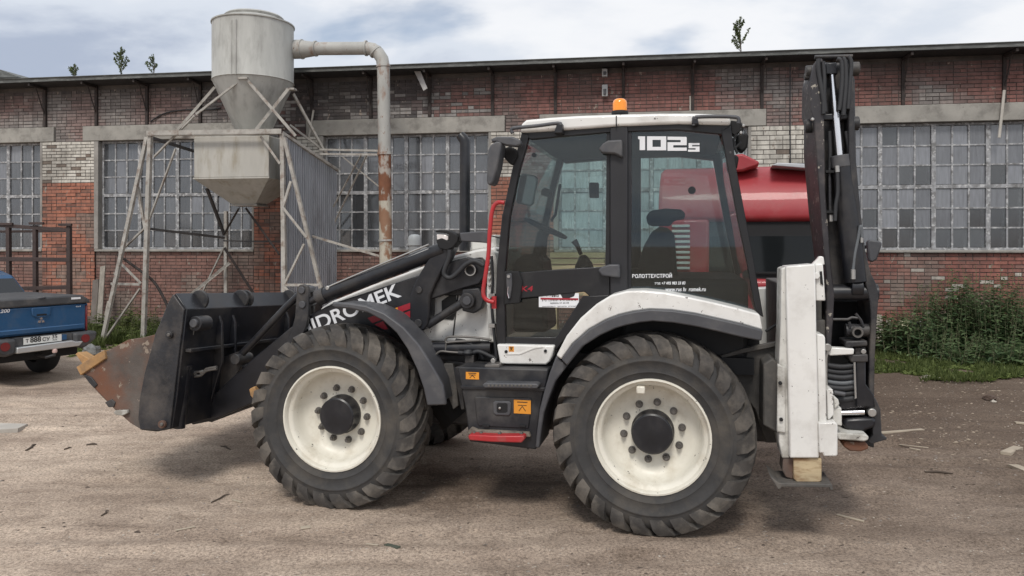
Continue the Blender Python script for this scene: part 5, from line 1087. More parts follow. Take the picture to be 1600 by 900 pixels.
# bed, cover, cab
tbox('bed_side', -hw-0.05, -hw+0.01, 0.03, 1.62, zt0-0.05, zt1_, blue); tbox('bed_side', hw-0.01, hw+0.05, 0.03, 1.62, zt0-0.05, zt1_, blue)
tbox('bed_floor', -hw, hw, 0.05, 1.6, zt0-0.02, zt0+0.05, bump_m)
cv = MB(); zc0, zc1 = zt1_+0.004, tz(464); cv.prism([(-hw-0.06, zc0), (hw+0.06, zc0), (hw+0.05, zc0+0.05), (hw-0.06, zc1), (-hw+0.06, zc1), (-hw-0.05, zc0+0.05)], -0.03, 1.6); cvo = cv.build('bed_cover', bump_m, tr_, bevel=0.03)
mb = MB(); mb.lathe([(0.075,0),(0.07,0.015),(0.0,0.02)], (0, 0.02, zc1-0.012), 'z', 20); mb.build('cover_lock', M['plastic'], cvo)
mb = MB(); mb.box(hw-0.24, hw-0.10, -0.036, -0.03, zc0+0.07, zc0+0.10); mb.build('cover_sticker', M['decalwhite'], cvo)
cabp = [(1.68, zt0-0.05), (1.68, zt1_+0.05), (1.95, 1.55), (2.25, 1.63), (3.0, 1.62), (3.75, 1.22), (4.75, 1.12), (4.95, 0.95), (4.95, 0.45), (1.68, 0.45)]
mb = MB(); n_ = len(cabp)
hwz = lambda z: (hw+0.05) if z < 1.2 else (hw+0.05-(z-1.2)*0.36)
mb.add([(-hwz(z), y, z) for y, z in cabp]+[(hwz(z), y, z) for y, z in cabp], [tuple(range(n_)), tuple(range(2*n_-1, n_-1, -1))]+[(i, (i+1)%n_, (i+1)%n_+n_, i+n_) for i in range(n_)]); cab_ = mb.build('cab', blue, tr_, bevel=0.05)
mb = MB(); mb.add([(-0.64, 1.735, zt1_+0.10), (0.64, 1.735, zt1_+0.10), (0.55, 1.915, 1.50), (-0.55, 1.915, 1.50)], [(0,1,2,3)]); o = mb.build('rear_glass', carglass, cab_, smooth=0); o.location = (0, -0.035, 0)
for sx in (-1, 1):
    mb = MB(); pts_ = [(1.95, zt1_+0.08), (2.02, 1.52), (2.85, 1.52), (3.45, 1.20), (3.4, 1.16)]
    mb.add([(sx*(hwz(z)+0.012), y, z) for y, z in pts_], [tuple(range(5))]); mb.build('side_glass', carglass, cab_, smooth=0)
    tbox('tail_light', sx*hw-0.0 if sx > 0 else -hw-0.065, hw+0.035 if sx > 0 else -hw, 0.0, 0.12, zt0-0.02, zt1_-0.03, tl, 0.02)
    mb = MB(); mb.prism([(sx*0.40, tz(523)), (sx*(hw+0.10), tz(523)), (sx*(hw+0.08), tz(536)), (sx*(hw-0.10), tz(549)), (sx*0.42, tz(546))], -0.16, 0.15); mb.build('bumper_corner', bump_m, tr_, bevel=0.04)
    mb = MB(); mb.cyl((sx*(hw-0.10), -0.175, tz(533)), (sx*(hw-0.10), -0.15, tz(533)), 0.062, n=20); mb.build('reflector', tl, tr_)
    for y in (1.12, 3.95):
        wv_ = MB(); wv_.lathe([(0.22,0.05),(0.24,0.0),(0.33,-0.012),(0.40,0.03),(0.415,0.07),(0.415,0.19),(0.40,0.23),(0.33,0.26),(0.22,0.24)], (0,0,0), 'x', 36, close=True); wt = wv_.build('tyre', M['rubber2'], tr_, smooth=50)
        wt.location = (sx*(hw+0.05) - (0 if sx < 0 else 0.25), y, 0.41)
        wr = MB(); wr.lathe([(0.0,0.06),(0.10,0.05),(0.20,0.07),(0.23,0.04),(0.24,0.22),(0,0.22)], (0,0,0), 'x', 24); wr.build('rim', M['steel_dark'], wt)
    mb = MB(); mb.prism([(-0.41, 0), (0.41, 0), (0.30, 0.22), (-0.30, 0.22)], 0, 0.02)
mb = MB(); mb.box(-0.40, 0.40, -0.10, 0.10, tz(536), tz(523)); mb.build('bumper_centre', bump_m, tr_)
mb = MB(); mb.prism([(-0.42, tz(545)), (0.46, tz(544)), (0.52, tz(537)), (0.40, tz(536.5)), (0.36, tz(534)), (-0.42, tz(536))], -0.19, 0.0); mb.build('bumper_step', mat('brushed_step', (0.55,0.56,0.56), 0.35, 0.6, var=0.1), tr_, bevel=0.012)
plz0, plz1 = tz(533.5), tz(523.2); pm_ = mat('plate_white', (0.70,0.70,0.67), 0.5, var=0.05)
mb = MB(); mb.box(-0.30, 0.23, -0.125, -0.115, plz0, plz1); npl = mb.build('number_plate', pm_, tr_)
text_part('plate_text', 'Т', M['decalblack'], npl, (-0.275, plz0+0.025), (-0.235, plz0+0.025), -0.128, height=0.055, bold=0.02)
text_part('plate_text', '888', M['decalblack'], npl, (-0.215, plz0+0.022), (-0.065, plz0+0.022), -0.128, height=0.078, bold=0.025)
text_part('plate_text', 'СУ', M['decalblack'], npl, (-0.045, plz0+0.025), (0.06, plz0+0.025), -0.128, height=0.055, bold=0.02)
text_part('plate_text', '35', M['decalblack'], npl, (0.09, plz0+0.05), (0.165, plz0+0.05), -0.128, height=0.05, bold=0.01)
text_part('plate_text', 'RUS', M['decalblack'], npl, (0.10, plz0+0.018), (0.16, plz0+0.018), -0.128, height=0.018, bold=0.01)
mb = MB(); mb.box(0.235, 0.31, -0.12, -0.11, plz0+0.01, plz1-0.01); mb.build('bumper_blue_insert', blue, tr_, bevel=0.01)
mb = MB(); mb.tube([(0.0, 0.3, tz(552)), (0.0, -0.14, tz(556)), (0.09, -0.18, tz(554)), (0.10, -0.18, tz(548))], 0.025, 10); tow = mb.build('tow_bar', M['dark'], tr_)
mb = MB(); mb.lathe([(0,0.06),(0.03,0.05),(0.036,0.02),(0.03,0)], (0.10, -0.18, tz(550)), 'z', 16); mb.build('ball_cap', mat('pale_pink_cap', (0.6,0.42,0.38), 0.6), tow)
tbox('underbody', -0.6, 0.6, 0.1, 4.6, 0.36, zt0-0.02, M['gap']); 
# ================================================================ BROWN RACK
brown = mat('brown_steel_tube', (0.055,0.036,0.032), 0.6, var=0.25, vscale=6)
rk = empty('steel_rack', B); tag(rk, 'dark brown steel rack of square tubes behind the blue pickup', 'rack')
def rmem(a, b_, y0, y1=None, w_=0.06, name='rail'):
    mb = MB(); mb.bar(BQ(*a, y0), BQ(*b_, y0 if y1 is None else y1), w_); mb.build(name, brown, rk, bevel=0.004)
yr = -3.2
for px, t_ in ((13.5,355), (55,352), (108,350)): rmem((px,t_),(px+1.5,545), yr, w_=0.075, name='post')
rmem((-40,349),(111,360), yr, w_=0.07); rmem((-40,362),(111,361), yr, -2.4, 0.05); rmem((-40,404),(111,406), yr, w_=0.08); rmem((-40,452),(111,449), yr, w_=0.07)
for a, b_ in (((-2,350),(20,350)), ((46,349),(68,349)), ((92,351),(112,351))): rmem(a, b_, yr-0.05, w_=0.05, name='foot_pad')
# leaning boards
grey_wood = mat('weathered_board', (0.27,0.245,0.21), 0.9, var=0.25, vscale=6, stretch=(3,3,0.4), bump=0.3)
def board(a, b_, y0, y1, w_, label, m=grey_wood, t_=0.03):
    mb = MB(); mb.bar(BQ(*a, y0), BQ(*b_, y1), w_, t_, up=(0,1,0)); o = mb.build('leaning_board', m, None, bevel=0.003); B.place(o); tag(o, label, 'board', 'boards leaning on the factory wall')
board((161,416),(153,540), -0.25, -0.9, 0.13, 'tallest grey board leaning on the wall beside the pickup')
board((150,437),(145,530), -0.2, -0.7, 0.16, 'dark wide board leaning at the edge of the brick pier', mat('dark_board', (0.15,0.13,0.115), 0.9, var=0.25))
board((171,470),(157,535), -0.5, -1.2, 0.10, 'short pale board leaning against the frame leg')
board((55,440),(61,520), -0.2, -0.5, 0.12, 'pale board leaning on the wall behind the brown rack')
board((1371,492),(1381,575), -0.3, -0.9, 0.16, 'pale board leaning on the wall right of the folded boom', mat('pale_board', (0.33,0.30,0.255), 0.9, var=0.2))
board((1388,500),(1391,560), -0.2, -0.6, 0.09, 'narrow mossy board leaning on the wall by the weeds')
# pipes lying along the wall behind the weeds
for k, (py, lab) in enumerate(((504, 'upper black pipe with pale end lying along the wall behind weeds'), (509.5, 'lower black pipe with pale end lying along the wall behind weeds'))):
    r = empty('drain_pipe', B); tag(r, lab, 'pipe'); mb = MB(); a_, z_ = B.p(1420, py, -0.32); e_ = B.p(1640, py, -0.32)[0]
    mb.cyl((a_, -0.32, z_), (e_, -0.32, z_), 0.032, n=14); mb.build('pipe_body', M['gap'], r); mb = MB(); mb.cyl((a_-0.2, -0.32, z_), (a_+.01, -0.32, z_), 0.036, n=14); mb.build('pipe_end', mat('pale_yellow_cap', (0.55,0.52,0.36), 0.6), r)
    mb = MB(); c_ = B.p(1437, py, -.32)[0]; mb.cyl((c_-0.01, -0.32, z_), (c_+.01, -0.32, z_), 0.037, n=14); mb.build('pipe_band', M['steel'], r)
# sawn timber seen through the cab
ts = empty('timber_stack', B); tag(ts, 'stack of yellow sawn planks by the wall seen through the cab', 'timber stack')
yw = mat('sawn_timber', (0.42,0.33,0.20), 0.85, var=0.2, stretch=(0.4,3,3))
for k in range(7):
    x0, z0 = B.p(858+rnd.uniform(-2,2), 428, -1.6); x1 = B.p(945+rnd.uniform(-3,3), 428, -1.6)[0]; zz_ = 1.05 + k*0.125
    for j in range(2):
        mb = MB(); mb.box(x0, x1, -1.6+0.26*j, -1.6+0.26*j+0.24, zz_, zz_+0.10); mb.build('plank', yw, ts, bevel=0.004)
for px in (866, 935):
    x0 = B.p(px, 428, -1.5)[0]; mb = MB(); mb.box(x0-0.06, x0+0.06, -1.6, -1.1, 0, 1.05); mb.build('bearer', yw, ts)
# ================================================================ RED TRUCK CAB
K = Frame(2.65, 9.3, R(-16)); kp, kq = K.p, K.q
rt_ = empty('red_truck', K); tag(rt_, 'red cab-over truck parked behind the backhoe', 'truck')
redp = mat('red_truck_paint', (0.33,0.028,0.035), 0.5, var=0.1, vscale=2, dirt=(0.33,0.15,0.14), dirt_amt=0.35, dirt_scale=2.5, coat=0.15)
def kx(px): return kp(px, 383, 0)[0]
def kz(py): return kp(1205, py, 0)[1]
x0, x1 = kx(1028), kx(1322)
def kbox(name, x0, x1, y0, y1, z0, z1, m, bevel=0.03, parent=None):
    mb = MB(); mb.box(x0, x1, y0, y1, z0, z1); return mb.build(name, m, parent or rt_, bevel=bevel)
def sect(pts_, xa, xb):                              # profile in (y, z) swept across the cab width
    mb = MB(); n_ = len(pts_); mb.add([(xa, y, z) for y, z in pts_]+[(xb, y, z) for y, z in pts_], [tuple(range(n_)), tuple(range(2*n_-1, n_-1, -1))]+[(i, (i+1)%n_, (i+1)%n_+n_, i+n_) for i in range(n_)]); return mb
ztop, zband, zwb = kz(250), kz(346), kz(440)
sect([(0.10, zband), (0.02, zband+0.03), (0.03, zband+0.16), (0.10, zband+0.36), (0.24, zband+0.56), (0.45, ztop-0.06), (0.8, ztop), (1.9, ztop+0.10), (2.0, ztop), (2.0, zband)], x0, x1).build('cab_roof', redp, rt_, bevel=0.05, smooth=75, seg=3)
sect([(0.06, zwb-0.02), (0.10, zband+0.01), (0.22, zband+0.01), (0.20, zwb-0.02)], x0+0.03, x1-0.03).build('windscreen_frame', M['gap'], rt_)
carglass2 = mat('truck_glass', (0.012,0.014,0.015), 0.06, var=0.05, spec=0.25)
sect([(0.05, zwb+0.12), (0.082, zband-0.18), (0.09, zband-0.18), (0.06, zwb+0.12)], x0+0.22, x1-0.2).build('windscreen', carglass2 if 'carglass2' in globals() else carglass, rt_)
sect([(0.06, kz(560)), (0.0, kz(545)), (0.0, zwb+0.0), (0.05, zwb+0.03), (2.0, zwb+0.03), (2.0, kz(560))], x0, x1).build('cab_front', redp, rt_, bevel=0.04)
kbox('cab_back', x0+0.02, x1-0.02, 1.2, 2.0, zwb, zband+0.05, redp, 0.02)
for xx in (x0, x1-0.12): kbox('cab_corner', xx, xx+0.12, 0.12, 0.4, zwb, zband+0.02, M['gap'], 0.03)
kbox('bumper', x0-0.02, x1+0.02, -0.12, 0.6, 0.42, kz(556), mat('truck_bumper', (0.10,0.10,0.10), 0.6), 0.04)
xg = kx(1062); gr_ = mat('pale_grille', (0.5,0.48,0.46), 0.5)
for k in range(9): kbox('grille_slat', kx(1050), kx(1078), -0.03, 0.01, kz(422-k*8.5), kz(418-k*8.5), gr_, 0.004)
mb = MB(); mb.prism([kp(1146,243,0.2), kp(1160,241,0.2), kp(1187,254,0.2), kp(1184,260,0.2), kp(1160,268,0.2), kp(1140,270,0.2)], 0.12, 0.5); mb.build('roof_deflector', redp, rt_, bevel=0.03)
mb = MB(); mb.prism([kp(1205,259,0.10), kp(1215,255,0.10), kp(1300,258,0.10), kp(1300,267,0.10)], 0.04, 0.5); mb.build('roof_hatch', mat('pale_hatch', (0.45,0.46,0.48), 0.4), rt_, bevel=0.01)
mb = MB(); mb.prism([kp(1354,378,-.3), kp(1358,374,-.3), kp(1374,377,-.3), kp(1377,381,-.3), kp(1369,405,-.3), kp(1362,410,-.3), kp(1356,407,-.3)], -0.36, -0.24); mi = mb.build('mirror', M['plastic'], rt_, bevel=0.02)
mb = MB(); mb.tube([kq(1340,392,0.2), kq(1352,386,-.1), kq(1360,384,-.24)], 0.02, 8); mb.build('mirror_arm', M['gap'], mi)
kbox('cab_side_panel', x0+0.01, kx(1108), 0.02, 0.5, zwb, zband+0.04, redp, 0.04)
kbox('wiper', kx(1180), kx(1250), 0.02, 0.04, zwb+0.10, zwb+0.12, M['gap'], 0)
for xx in (x0+0.05, x1-0.40):
    mb = MB(); mb.lathe([(0.25,0),(0.45,-0.01),(0.5,0.05),(0.5,0.27),(0.45,0.31),(0.25,0.30)], (0,0,0), 'x', 32, close=True); wt = mb.build('tyre', M['rubber2'], rt_, smooth=50); wt.location = (xx, 1.0, 0.5)
kbox('frame', x0+0.6, x1-0.6, 0.6, 6.0, 0.65, 0.95, M['dark'], 0.02)
kbox('cargo_bed', x0-0.02, x1+0.02, 2.2, 6.2, 1.15, 2.1, mat('truck_bed', (0.16,0.17,0.18), 0.7, var=0.2), 0.03)
for xx in (x0+0.02, x1-0.55):
    mb = MB(); mb.lathe([(0.25,0),(0.45,-0.01),(0.5,0.05),(0.5,0.47),(0.45,0.51),(0.25,0.50)], (0,0,0), 'x', 32, close=True); wt = mb.build('tyre', M['rubber2'], rt_, smooth=50); wt.location = (xx, 4.8, 0.5)
# ================================================================ PLANTS
def leafmat(name, c0, c1):
    m = bpy.data.materials.new(name); m.use_nodes = True; t = m.node_tree; b = t.nodes['Principled BSDF']
    an = N(t, 'ShaderNodeAttribute', attribute_name='leaf_tone'); c = ramp(t, an.outputs['Fac'], [(0, c0), (1, c1)], 'LINEAR')
    L(t, c, b.inputs['Base Color']); b.inputs['Roughness'].default_value = 0.6; b.inputs['Specular IOR Level'].default_value = 0.3
    tl_ = N(t, 'ShaderNodeBsdfTranslucent'); L(t, c, tl_.inputs[0]); mx = N(t, 'ShaderNodeMixShader'); mx.inputs[0].default_value = 0.4
    L(t, b.outputs[0], mx.inputs[1]); L(t, tl_.outputs[0], mx.inputs[2]); L(t, mx.outputs[0], t.nodes['Material Output'].inputs[0]); return m
leaf_nettle = leafmat('nettle_leaf', (0.055,0.098,0.045), (0.20,0.275,0.125))
leaf_grass = leafmat('grass_blade', (0.055,0.085,0.025), (0.20,0.24,0.085))
leaf_dock = leafmat('pale_ground_leaf', (0.07,0.11,0.03), (0.23,0.28,0.09))
leaf_birch = leafmat('sapling_leaf', (0.07,0.10,0.04), (0.20,0.24,0.11))
stem_m = mat('plant_stem', (0.15,0.15,0.085), 0.8, var=0.2); bark = mat('sapling_bark', (0.10,0.085,0.07), 0.9, var=0.2)
class Leaves:
    def __init__(s): s.v = []; s.f = []; s.t = []
    def leaf(s, p, d, up, l, w_, tone):
        d = d.normalized(); sd_ = d.cross(up)
        if sd_.length < 1e-3: sd_ = Vector((1,0,0))
        sd_.normalize(); nn = sd_.cross(d); b = len(s.v)
        s.v += [tuple(p), tuple(p+d*l*0.45+sd_*w_*0.5+nn*0.06*l), tuple(p+d*l-nn*0.10*l), tuple(p+d*l*0.45-sd_*w_*0.5+nn*0.06*l)]
        s.f += [(b, b+1, b+2), (b, b+2, b+3)]; s.t += [tone, tone]
    def build(s, name, m, parent=None):
        me = bpy.data.meshes.new(name); me.from_pydata(s.v, [], s.f); a = me.attributes.new('leaf_tone', 'FLOAT', 'FACE'); a.data.foreach_set('value', s.t); me.materials.append(m); me.update()
        o = bpy.data.objects.new(name, me); COL.objects.link(o)
        if parent: o.parent = parent
        return o
def rv(r=1.0): return Vector((rnd.uniform(-r,r), rnd.uniform(-r,r), rnd.uniform(-r,r)))
def weed_clump(px, yl, h, rad, nst, label, dens=1.0, lw=(0.06,0.14), grp='tall weeds along the factory wall', m=leaf_nettle):
    x, _ = B.p(px, 500, yl); r = empty('weed_clump', B); tag(r, label, 'weeds', grp); st = MB(); lv = Leaves(); k_ = rnd.uniform(0.7, 1.45); lw = (lw[0]*k_, lw[1]*k_); tone0 = rnd.uniform(0.32, 0.62)
    for k in range(nst):
        a = rnd.uniform(0, 2*math.pi); q = math.sqrt(rnd.random())*rad; bx_, by_ = x+q*math.cos(a), yl+q*math.sin(a)*0.6
        hh = h*rnd.uniform(0.55, 1.0)*(1-0.35*(q/rad)**2); lean = Vector((rnd.uniform(-.16,.16)+0.12*math.cos(a), rnd.uniform(-.16,.10), 1.0))
        pts_ = [Vector((bx_, by_, 0)) + lean*hh*t + Vector((math.sin(t*3+a)*0.02, 0, 0)) for t in (0, .35, .7, 1.0)]
        st.tube(pts_, [0.007,0.006,0.004,0.002], 4, caps=False)
        n_ = int(hh/0.036*dens)
        for j in range(n_):
            t = 0.06+0.94*(j+rnd.random())/n_; p = pts_[0].lerp(pts_[3], t); sz = (lw[0]+(lw[1]-lw[0])*rnd.random())*(1.0-0.62*t)+0.012
            d = Vector((math.cos(j*2.4+a), math.sin(j*2.4+a), rnd.uniform(-.35,.45)))
            lv.leaf(p, d, Vector((0,0,1))+rv(.4), sz*1.5, sz*0.62, min(1, max(0, rnd.gauss(tone0, 0.25))))
        if rnd.random() < 0.18:
            dp_ = pts_[3]+Vector((rnd.uniform(-.05,.05), 0, rnd.uniform(.1,.3))); st.tube([pts_[3], dp_], [0.003,0.002], 4, caps=False)
            for j in range(16): lv.leaf(pts_[3].lerp(dp_, rnd.random())+rv(.012), rv(), Vector((0,0,1)), 0.022, 0.012, 1.0)
        if rnd.random() < 0.5:
            for j in range(14): lv.leaf(pts_[3]+Vector((0,0,j*0.008-0.08))+rv(.015), rv(), Vector((0,0,1)), 0.016, 0.012, rnd.uniform(.5,1))
    st.build('stems', stem_m, r, smooth=0)['kind'] = 'stuff'
    lo = lv.build('foliage', m, r); lo['kind'] = 'stuff'; return r
weed_clump(1405, -1.5, 0.95, 0.50, 50, 'low pale weed clump beside the pale leaning board', m=leaf_birch)
weed_clump(1437, -1.9, 1.0, 0.60, 80, 'dark nettle clump below the pale pipe ends')
weed_clump(1478, -1.5, 1.6, 0.55, 80, 'tall nettle clump at the left edge of the highest weeds')
weed_clump(1517, -1.6, 1.75, 0.60, 95, 'tallest dense nettle clump in the middle of the weeds', 1.1)
weed_clump(1553, -1.8, 1.6, 0.60, 90, 'broad nettle clump just right of the tallest weeds', 1.1)
weed_clump(1588, -1.4, 1.35, 0.60, 70, 'pale weed clump with thin tops at the edge of the photo', m=leaf_birch)
weed_clump(1625, -1.7, 1.2, 0.60, 46, 'weed clump cut by the edge of the photo')
weed_clump(1500, -2.6, 0.60, 0.75, 60, 'low dark nettles in front of the tallest clump')
weed_clump(1570, -2.7, 0.55, 0.80, 60, 'low leafy weeds in front near the photo edge')
weed_clump(192, -0.9, 0.75, 0.65, 50, 'weeds around the feet of the leaning boards', 0.9, m=leaf_grass)
weed_clump(255, -1.2, 0.75, 0.75, 55, 'weeds behind the bucket under the frame', 0.9, m=leaf_grass)
weed_clump(225, -2.0, 0.5, 0.8, 50, 'low bright weeds between pickup and bucket', 0.9, m=leaf_dock)
# grass and low ground leaves: nobody could count them
def ground_cover(pxs, ya, yb, n, name, m, lab, hl, broad):
    lv = Leaves()
    for k in range(n):
        px = rnd.uniform(*pxs); y = ya + (yb-ya)*rnd.random()**1.2; x, _ = B.p(px, 520, y)
        if noise.noise((x*0.9, y*1.3, 2.0)) < -0.30 + 0.6*max(0, (y-ya)/(yb-ya)-0.55): continue
        p = Vector((x, y, 0.0 if px < 700 else 0.03)); a = rnd.uniform(0, 6.28)
        if broad:
            for j in range(5):
                d = Vector((math.cos(a+j*1.25), math.sin(a+j*1.25), rnd.uniform(.25,.9))); l_ = rnd.uniform(*hl); lv.leaf(p, d, Vector((0,0,1)), l_, l_*0.62, rnd.uniform(.2,1))
        else:
            for j in range(6):
                d = Vector((math.cos(a+j)*.35, math.sin(a+j)*.35, 1.0)); l_ = rnd.uniform(*hl); lv.leaf(p+rv(.03)*Vector((1,1,0)) if False else p, d, rv(), l_, 0.012, rnd.uniform(.1,1))
    o = lv.build(name, m); B.place(o); tag(o, lab, 'grass', kind='stuff')
ground_cover((1365,1660), -2.0, -4.4, 3600, 'low_weeds', leaf_dock, 'low bright green leaves at the front edge of the weeds', (0.04,0.10), True)
ground_cover((1365,1660), -0.3, -4.6, 2000, 'grass', leaf_grass, 'green grass along the wall at the edge of the dirt', (0.05,0.15), False)
ground_cover((120,330), -0.2, -3.2, 2400, 'grass', leaf_grass, 'grass and weeds under the dust collector frame', (0.10,0.30), False)
ground_cover((110,300), -1.4, -4.3, 700, 'low_weeds', leaf_dock, 'low green leaves between the pickup and the bucket', (0.03,0.09), True)
# saplings on the roof
def sapling(px, py_base, h, spread, label, nb=9, yl=-0.45):
    x, z = B.p(px, py_base, yl); z = ZE+0.2; r = empty('roof_sapling', B); tag(r, label, 'sapling', 'saplings growing on the factory roof'); tk = MB(); lv = Leaves()
    top = Vector((x+rnd.uniform(-.04,.04), yl, z+h)); base = Vector((x, yl, z)); tk.tube([base, base.lerp(top,.5)+rv(.02), top], [0.014,0.009,0.003], 5)
    for k in range(nb):
        t = 0.05+0.75*k/nb; p = base.lerp(top, t); a = rnd.uniform(0, 6.28); l_ = h*(0.75-0.55*t)*rnd.uniform(.7,1.1)
        e = p + Vector((math.cos(a)*spread*(1-t*.7)*rnd.uniform(.5,1), math.sin(a)*spread*(1-t*.7)*.6, l_*.75)); tk.tube([p, p.lerp(e,.5)+Vector((0,0,-.02)), e], [0.006,0.004,0.002], 4)
        for j in range(int(30+80*l_)):
            q = p.lerp(e, 0.15+0.85*rnd.random()); lv.leaf(q, rv()+Vector((0,0,.2)), rv(), rnd.uniform(.03,.055), rnd.uniform(.022,.036), rnd.random())
    for j in range(26): lv.leaf(base.lerp(top, .3+.7*rnd.random()), rv(), rv(), rnd.uniform(.03,.05), .03, rnd.random())
    tk.build('trunk', bark, r, smooth=60); lv.build('crown', leaf_birch, r)
sapling(116, 112, 0.32, 0.22, 'low sparse sapling furthest from the grey cyclone on the roof', 6)
sapling(189, 112, 0.68, 0.26, 'taller pointed sapling on the roof over the brick pier', 10)
sapling(240, 110, 0.46, 0.26, 'forked sparse sapling on the roof nearest the grey cyclone', 5)
sapling(1158, 78, 0.72, 0.26, 'lone leafy birch sapling on the roof above the cab', 12)
# ================================================================ LITTER ON THE YARD
W = Frame(0, 0, 0)
def gpt(px, py):                                     # ground point under a photo pixel
    Y = CZ*FPX/(py-HY); X = (px-CX)/FPX*Y
    for _ in range(3):
        z = gh(X, Y); Y = (CZ-z)*FPX/(py-HY); X = (px-CX)/FPX*Y
    return Vector((X, Y, gh(X, Y)))
wood_pale = mat('dry_pale_wood', (0.42,0.36,0.28), 0.9, var=0.2, stretch=(1,1,1)); wood_dark = mat('dark_twig', (0.085,0.065,0.05), 0.9, var=0.25)
def stick(a, b_, w_, m, name, label, cat, h=None, lift=0.006):
    A, C = gpt(*a), gpt(*b_); A.z += lift; C.z += lift; mb = MB(); c0 = (A+C)/2
    if m is wood_dark: mb.tube([A-c0, (A.lerp(C,.4))-c0+Vector((.01,.012,.004)), (A.lerp(C,.75))-c0+Vector((-.008,.0,.006)), C-c0], [w_*.22,w_*.3,w_*.27,w_*.12], 6)
    else: mb.bar(A-c0, C-c0, w_, h or w_*0.3)
    o = mb.build(name, m, None, bevel=0.001 if m is not wood_dark else 0); o.location = c0; return tag(o, label, cat, 'wood scraps lying on the yard')
stick((1366,678),(1442,672), 0.05, wood_pale, 'wood_scrap', 'long thin pale plank on the ground behind the boom', 'plank')
stick((1571,711),(1591,702), 0.085, wood_pale, 'wood_scrap', 'short pale plank end standing out beside the dark rut', 'plank', 0.03, 0.015)
stick((1583,729),(1612,740), 0.09, wood_pale, 'wood_scrap', 'broken pale board at the very edge of the photo', 'plank', 0.025)
stick((1405,697),(1450,701), 0.02, wood_pale, 'wood_scrap', 'pale splinter lying along the dark rut', 'stick')
stick((1421,701),(1438,704), 0.02, wood_pale, 'wood_scrap', 'short pale splinter just below the rut splinter', 'stick')
stick((1586,661),(1612,663), 0.06, wood_pale, 'wood_scrap', 'small pale chip at the photo edge by the weeds', 'stick')
stick((1445,735),(1489,737), 0.035, wood_dark, 'twig', 'dark curved twig on the dirt right of the stabiliser', 'twig')
stick((1308,805),(1350,816), 0.025, wood_pale, 'wood_scrap', 'pale double splinter in front of the stabiliser foot', 'stick')
stick((330,786),(359,773), 0.022, wood_dark, 'twig', 'straight dark twig in front of the bucket shadow', 'twig')
stick((363,782),(378,786), 0.018, wood_pale, 'wood_scrap', 'tiny pale stick beside the straight dark twig', 'stick')
stick((158,807),(170,799), 0.022, wood_dark, 'twig', 'small dark twig on the open dirt', 'twig')
stick((40,705),(56,695), 0.04, wood_dark, 'twig', 'bent dark twig near the pale slab', 'twig')
stick((274,830),(305,824), 0.018, wood_pale, 'wood_scrap', 'pale stick on the dirt in the lower corner', 'stick')
stick((345,698),(360,703), 0.03, wood_dark, 'twig', 'dark twig beside the front tyre', 'twig')
stick((135,696),(152,695), 0.035, wood_dark, 'twig', 'dark twig in front of the bucket lip', 'twig')
stick((572,851),(591,853), 0.016, wood_pale, 'wood_scrap', 'thin pale stick below the front wheel', 'stick')
stick((603,852),(623,857), 0.035, mat('green_dark_chip', (0.07,0.08,0.06), 0.9), 'wood_scrap', 'dark greenish chip of bark below the front wheel', 'chip')
stick((470,826),(485,824), 0.05, wood_pale, 'wood_scrap', 'pale flat chip below the front tyre', 'chip', 0.006)
stick((195,657+158),(200,656+158), 0.03, wood_pale, 'wood_scrap', 'small cream chip near the small dark twig', 'chip', 0.01) if False else None
stick((100,703),(112,700), 0.03, wood_dark, 'twig', 'short thick dark twig left of the bucket lip twig', 'twig')
# pale concrete slab at the left edge
a_, b_, c_, d_ = gpt(-60,664), gpt(44,665), gpt(28,676), gpt(-60,680); mb = MB()
o0 = a_.copy(); mb.prism_z([((p-o0).x, (p-o0).y) for p in (a_, b_, c_, d_)], -0.02, 0.035); so = mb.build('concrete_slab', mat('pale_slab', (0.42,0.39,0.35), 0.9, var=0.15, bump=0.3), None, bevel=0.006); so.location = o0; tag(so, 'pale flat concrete slab lying in the dirt at the photo edge', 'slab')
# crumpled plastic bag and pale rubbish
def lump(px, py, r_, m, name, label, cat, squash=0.6):
    c0 = gpt(px, py); mb = MB(); n_ = 10; vs_ = []
    for i in range(1, 6):
        th = math.pi*0.5*i/6
        for j in range(n_):
            k = r_*(0.8+0.35*noise.noise((i*1.7+px, j*1.3, py))); a = 2*math.pi*j/n_; vs_.append((k*math.cos(a)*math.sin(th+.35), k*math.sin(a)*math.sin(th+.35), k*squash*math.cos(th)*1.2-0.01))
    vs_.append((0,0,r_*squash*1.15)); fs = [(i*n_+j, i*n_+(j+1)%n_, (i+1)*n_+(j+1)%n_, (i+1)*n_+j) for i in range(4) for j in range(n_)]+[(50, (j+1)%n_, j) for j in range(n_)]
    mb.add(vs_, fs); o = mb.build(name, m, None, smooth=0); o.location = c0; return tag(o, label, cat)
lump(143, 556, 0.20, mat('grey_plastic_bag', (0.20,0.205,0.20), 0.3, var=0.4, vscale=9), 'plastic_bag', 'crumpled grey plastic bag in the weeds beside the pickup', 'bag', 1.0)
lump(1448, 592, 0.09, mat('pale_stone', (0.42,0.39,0.33), 0.9), 'stone', 'pale stone at the front edge of the weeds', 'stone'); lump(1473, 593, 0.14, mat('grey_stone', (0.27,0.25,0.22), 0.9), 'stone', 'flat grey stone beside the pale stone by the weeds', 'stone', 0.25)
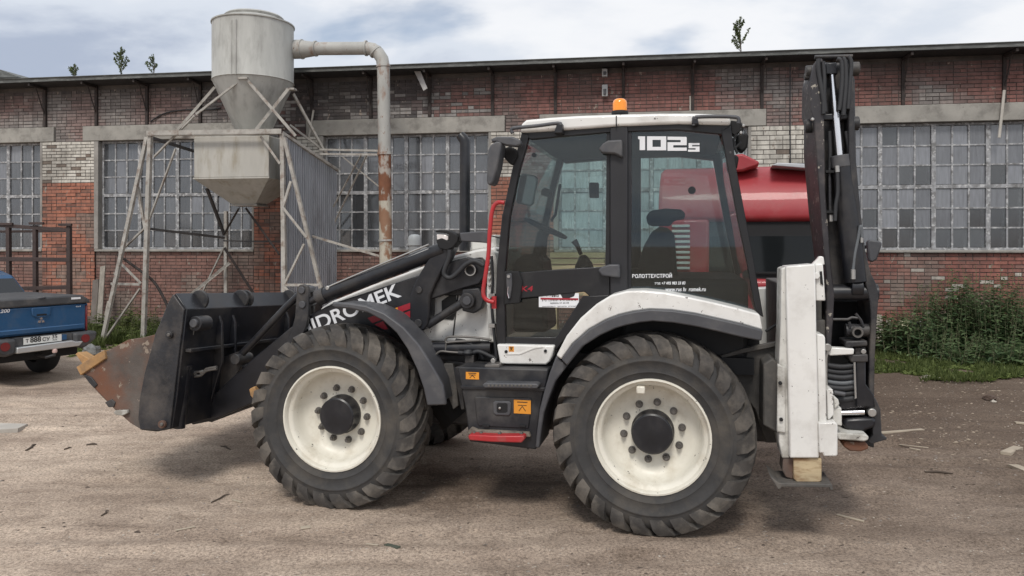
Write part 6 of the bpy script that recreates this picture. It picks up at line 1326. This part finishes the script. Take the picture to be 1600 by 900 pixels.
lump(1546, 624, 0.10, mat('dark_clod', (0.10,0.07,0.055), 0.95), 'soil_clod', 'dark clod of soil near the weeds', 'clod'); lump(1552, 628, 0.05, mat('pale_stone2', (0.5,0.46,0.4), 0.9), 'stone', 'small pale stone beside the dark clod', 'stone')
# small stones, grit and wood crumbs scattered over the dirt
def scatter(n, name, m, smin, smax, region, label, flatness=0.5, dens=None):
    mb = MB(); k = 0
    while k < n:
        py = HY + 1/(rnd.uniform(1/(region[3]-HY), 1/(region[2]-HY))**0.75)**(1/0.75); px = rnd.uniform(region[0], region[1])
        if dens and rnd.random() > dens(px, py): continue
        k += 1; c0 = gpt(px, py); s_ = smin*(smax/smin)**(rnd.random()**2.2); a = rnd.uniform(0, 6.28); b0 = len(mb.v)
        ex_ = rnd.uniform(1, 1.9)
        for (u, v, h_) in ((1,0,.1),(0.2,.8,.15),(-.9,.35,.1),(-.5,-.8,.12),(.55,-.7,.1)):
            mb.v.append((c0.x+s_*ex_*(u*math.cos(a)-v*math.sin(a)*.7), c0.y+s_*(u*math.sin(a)+v*math.cos(a)*.7), c0.z+s_*h_-s_*.2))
        mb.v.append((c0.x+s_*.1, c0.y, c0.z+s_*flatness*rnd.uniform(.6,1.2)))
        mb.f += [(b0+i, b0+(i+1)%5, b0+5) for i in range(5)]
    o = mb.build(name, m, None, smooth=0); return tag(o, label, kind='stuff')
scatter(2600, 'gravel', mat('grey_grit', (0.22,0.19,0.165), 0.95, var=0.4, vscale=30), 0.004, 0.018, (-40,1640,585,905), 'small grey stones scattered over the dirt yard')
scatter(900, 'pale_grit', mat('pale_grit', (0.46,0.40,0.335), 0.95, var=0.3, vscale=30), 0.003, 0.011, (-40,1640,590,905), 'small pale stone chips scattered over the dirt yard')
scatter(520, 'wood_crumbs', mat('pale_crumbs', (0.30,0.245,0.185), 0.95, var=0.3, vscale=20), 0.006, 0.028, (1370,1640,596,720), 'pale bark and wood crumbs around the weeds and ruts', 0.35)
scatter(700, 'soil_crumbs', mat('dark_crumbs', (0.085,0.065,0.052), 0.95, var=0.3, vscale=20), 0.006, 0.022, (-40,1640,600,905), 'dark soil crumbs scattered over the dirt yard', 0.45, lambda px, py: 0.25+0.75*(px > 1200 and py > 640))
